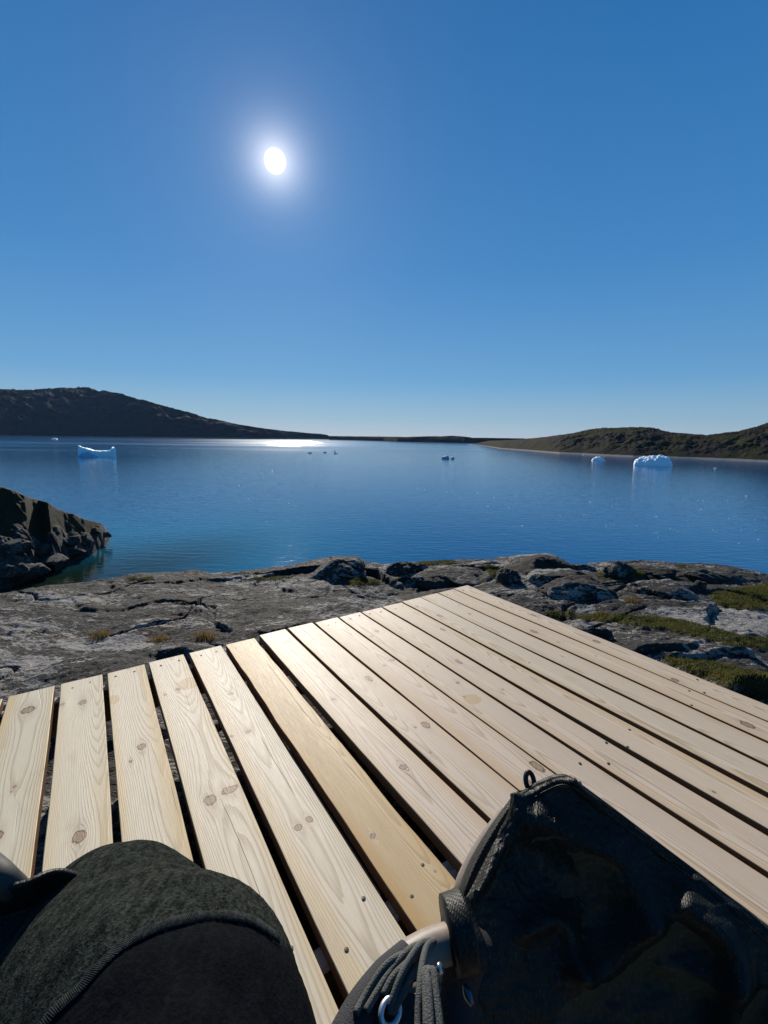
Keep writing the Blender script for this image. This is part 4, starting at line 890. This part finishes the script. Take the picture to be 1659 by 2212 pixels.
# rusty ring, its ball and plate at the sling corner
ring_n = Vector((0, 0, CZ)) - at(1146, 1690, .65)
torus(at(1144.5, 1687, .650), ring_n + Vector((.35, -.1, 0)), .0092, .0030, 'ring', RUST, .58, (0.05, .3, 1))
V, Fc = tube_geo([p for p in curve([(1148, 1701, .650), (1149, 1706, .650), (1149.5, 1712, .650), (1150, 1718, .651), (1150, 1728, .652)], 12)], [.003, .0055, .0072, .008, .0083, .0082, .0076, .0066, .0056, .005, .005, .005], 16); cpart('ring_bolt', V, Fc, RUST)
V, Fc = tube_geo([at(1122, 1722, .655), at(1147, 1716, .658), at(1170, 1704, .66)], .009, 4); cpart('hinge_plate', V, Fc, RED, False)
# chair legs down to the deck
def leg(p0, p1): V, Fc = tube_geo([Vector(p0), Vector(p1)], .0125, 14); cpart('leg', V, Fc, TUBE)
e0 = at(1070, 2350, .72); e1 = at(1900, 2330, .68)
leg(e0, (e0.x + .04, e0.y - .10, .0)); leg(e1, (e1.x + .02, e1.y - .08, .0)); leg(at(1060, 1850, .668), (at(1070, 2350, .72).x, .30, .0)); leg(e0, e1)
# left side of the chair: frame tube and its mesh side
ctube('frame_tube', [(-180, 1775, .62), (-80, 1832, .60), (-15, 1880, .585), (12, 1906, .58), (35, 1928, .60), (60, 1970, .64), (60, 2050, .66), (0, 2200, .66)], .0105, mat=plain('shaded_frame', (.025, .028, .026), .65))  # same frame tube; its shade is put into a darker colour
V, Fc = tube_geo([at(2, 1894, .5825), at(20, 1912, .585)], .0138, 20); pass
lt = [curve([(-60, 1945, .58), (0, 1915, .575), (60, 1898, .570), (100, 1880, .572), (135, 1875, .575), (175, 1886, .58), (235, 1912, .59), (300, 1960, .6)], 60), curve([(-60, 2010, .60), (0, 1975, .60), (80, 1950, .60), (150, 1940, .605), (220, 1960, .61), (300, 2000, .62), (320, 2050, .63), (330, 2080, .63)], 60), curve([(-60, 2200, .58), (0, 2200, .58), (60, 2180, .58), (120, 2180, .58), (180, 2180, .58), (240, 2180, .58), (280, 2200, .58), (300, 2240, .58)], 60)]
G = np.stack([lt[0] + (lt[1] - lt[0]) * q for q in np.linspace(0, 1, 12)] + [lt[1] + (lt[2] - lt[1]) * q for q in np.linspace(.1, 1, 12)], 0)
fo = grid_mesh('side_panel', G[..., 0], G[..., 1], G[..., 2], FAB); fo.parent = chair; fo.matrix_parent_inverse = Matrix.Translation(chair.location).inverted(); fo.modifiers.new('thick', 'SOLIDIFY').thickness = .004

# ------------------------------------------------------------------ person (knee at lower left)
def cloth(name, c0, c1, sc, bs):
    m, n, b = material(name); P = n.coord()
    a = n.noise(n.map(P, (1, 1, 1.), (R(20), R(30), R(35))), sc * 1.3, 3, .65); r_ = n.noise(n.map(P, (1, .45, 1), (0, 0, R(40))), sc * .55, 3, .6)
    f = n.math('MULTIPLY', n.math('ADD', a, r_), .5)
    lg = n.noise(P, 14, 3)
    n.put(b.inputs['Base Color'], n.mix(n.math('MULTIPLY', n.smooth(f, .38, .66), n.smooth(lg, .25, .6, .7, 1.)), c0, c1)); b.inputs['Roughness'].default_value = .95; b.inputs['Specular IOR Level'].default_value = .02
    b.inputs['Sheen Weight'].default_value = .0; b.inputs['Sheen Roughness'].default_value = .4
    n.put(b.inputs['Normal'], n.bump(f, 1., bs)); return m
KNIT = cloth('dark_green_knit', (.008, .010, .0085), (.042, .048, .040), 330, .004); SMOOTH = cloth('dark_smooth_cloth', (.005, .0055, .0065), (.009, .010, .012), 240, .0015)
person = empty('person', (-.10, -.1, 0), 'seated person of whom only a bent knee in dark green knit trousers shows', 'person')
def ppart(name, V, Fc, mat, smooth=True): return mesh(name, V, Fc, mat, person, smooth)
path = [(.02, -.30, .47), (-.02, -.14, .50), tuple(at(330, 2480, .50)), tuple(at(265, 2270, .54)), tuple(at(238, 2120, .60)), tuple(at(228, 2060, .64)), tuple(at(222, 2050, .69)), tuple(at(225, 2090, .75)), tuple(at(225, 2080, .88)), tuple(at(215, 2050, 1.05))]
rads = [.11, .115, .105, .098, .092, .085, .074, .066, .058, .05]
C = np.array(catmull([(*p, r_) for p, r_ in zip(path, rads)], 40))
V, Fc = tube_geo(C[:, :3].tolist(), C[:, 3].tolist(), 128)
V = np.array([v[:] for v in V])
fold = .004 * fbm(V[:, 0] * 14 + V[:, 2] * 9, V[:, 1] * 14 - V[:, 2] * 8, 3, 33)
ctr = np.repeat(C[:, :3], 128, 0); dn = V - ctr; dn /= np.linalg.norm(dn, axis=1, keepdims=True)
V = V + dn * fold[:, None]
seam_px = [(60, 2260), (120, 2186), (175, 2135), (226, 2080), (276, 2038), (327, 2011), (382, 1993), (437, 1982), (487, 1981), (525, 1986), (560, 2000), (600, 2030)]
px_, py_ = project(V[:, 0], V[:, 1], V[:, 2])
poly = seam_px + [(800, 2100), (1200, 2900), (0, 2900)]
below = inside(px_, py_, poly)
tr = ppart('trousers', V, Fc, None); tr.data.materials.append(KNIT); tr.data.materials.append(SMOOTH)
mi = [1 if below[list(p.vertices)].mean() > .5 else 0 for p in tr.data.polygons]; tr.data.polygons.foreach_set('material_index', mi)
tb = BVHTree.FromPolygons([tuple(v) for v in V], [list(f) for f in Fc])
def on_leg(x, y, lift=.001):
    d = Vector(ray(x, y)).normalized(); h = tb.ray_cast(Vector((0, 0, CZ)), d)
    return None if h[0] is None else h[0] + (h[1] if h[1].dot(d) < 0 else -h[1]) * lift
SP = [q for q in (on_leg(p[0], p[1]) for p in catmull([(x, y, 0) for x, y in seam_px], 14)) if q is not None]
seam_m = cloth('seam_thread', (.015, .018, .018), (.050, .056, .055), 500, .002)
V2, F2 = tube_geo(SP, .0007, 8, squash=.6); ppart('seam', V2, F2, KNIT)
V2 = []; F2 = []
for a_, b_ in zip(SP[:-1], SP[1:]):
    L_ = (b_ - a_).length; nst = max(1, int(L_ / .0028))
    for q in range(nst):
        c_ = a_ + (b_ - a_) * (q / nst); dvec = (b_ - a_).normalized(); h = tb.find_nearest(c_); nr = h[1] if h[1].dot(Vector((0, 0, CZ)) - c_) > 0 else -h[1]
        sd = dvec.cross(nr) * .0042 + dvec * .0015
        tube_geo([c_ - sd + nr * .0001, c_ + nr * .0003, c_ + sd + nr * .0001], .0005, 5, True, V2, F2)
ppart('stitches', V2, F2, seam_m)
# rest of the body, behind and under the camera: torso, head, other thigh
def skin_body():
    J = [(0, -.42, .46, .13), (0, -.50, .66, .125), (0, -.58, .86, .13), (0, -.62, 1.00, .11), (0, -.62, 1.08, .055), (0, -.60, 1.18, .085), (0, -.60, 1.28, .08)]
    V = [p[:3] for p in J]; E_ = [(k_, k_ + 1) for k_ in range(6)]; Rr = [p[3] for p in J]
    for sx in (-1, 1):
        b0 = len(V); V += [(sx * .19, -.60, .97), (sx * .25, -.55, .74), (sx * .24, -.38, .62), (sx * .2, -.30, .58)]; Rr += [.06, .05, .042, .035]; E_ += [(3, b0), (b0, b0 + 1), (b0 + 1, b0 + 2), (b0 + 2, b0 + 3)]
    b0 = len(V); V += [(.14, -.34, .45), (.30, -.02, .34), (.36, .14, .18), (.36, .20, .055), (.39, .36, .040)]; Rr += [.09, .075, .05, .045, .038]; E_ += [(0, b0), (b0, b0 + 1), (b0 + 1, b0 + 2), (b0 + 2, b0 + 3), (b0 + 3, b0 + 4)]
    me = bpy.data.meshes.new('body'); me.from_pydata(V, E_, []); o = link(bpy.data.objects.new('body', me))
    sk_ = o.modifiers.new('skin', 'SKIN'); o.modifiers.new('sub', 'SUBSURF').levels = 1
    for q, r_ in zip(me.skin_vertices[0].data, Rr): q.radius = (r_, r_)
    me.skin_vertices[0].data[0].use_root = True
    dg = bpy.context.evaluated_depsgraph_get(); ev_ = o.evaluated_get(dg); m2 = bpy.data.meshes.new_from_object(ev_)
    bpy.data.objects.remove(o); m2.materials.append(SMOOTH); o = bpy.data.objects.new('body', m2); link(o); o.parent = person; o.matrix_parent_inverse = Matrix.Translation(person.location).inverted(); m2.polygons.foreach_set('use_smooth', [True] * len(m2.polygons))
skin_body()

# ------------------------------------------------------------------ air
hz = bpy.data.materials.new('haze'); hz.use_nodes = True; hz.node_tree.nodes.clear()
hn = NT(hz.node_tree); pv = hn.new('ShaderNodeVolumePrincipled'); ho = hn.new('ShaderNodeOutputMaterial'); hn.l.new(pv.outputs[0], ho.inputs['Volume'])
pv.inputs['Color'].default_value = (.30, .56, 1, 1); pv.inputs['Density'].default_value = 1.7e-5; pv.inputs['Anisotropy'].default_value = 0.2
hb = [(x, y, z) for x in (-21000, 21000) for y in (-21000, 21000) for z in (SEA - 8, 330)]
haze = mesh('haze', hb, [(0, 1, 3, 2), (4, 6, 7, 5), (0, 4, 5, 1), (2, 3, 7, 6), (0, 2, 6, 4), (1, 5, 7, 3)], hz, smooth=False); tag(haze, 'thin pale blue haze over the whole fjord', 'haze', kind='stuff')
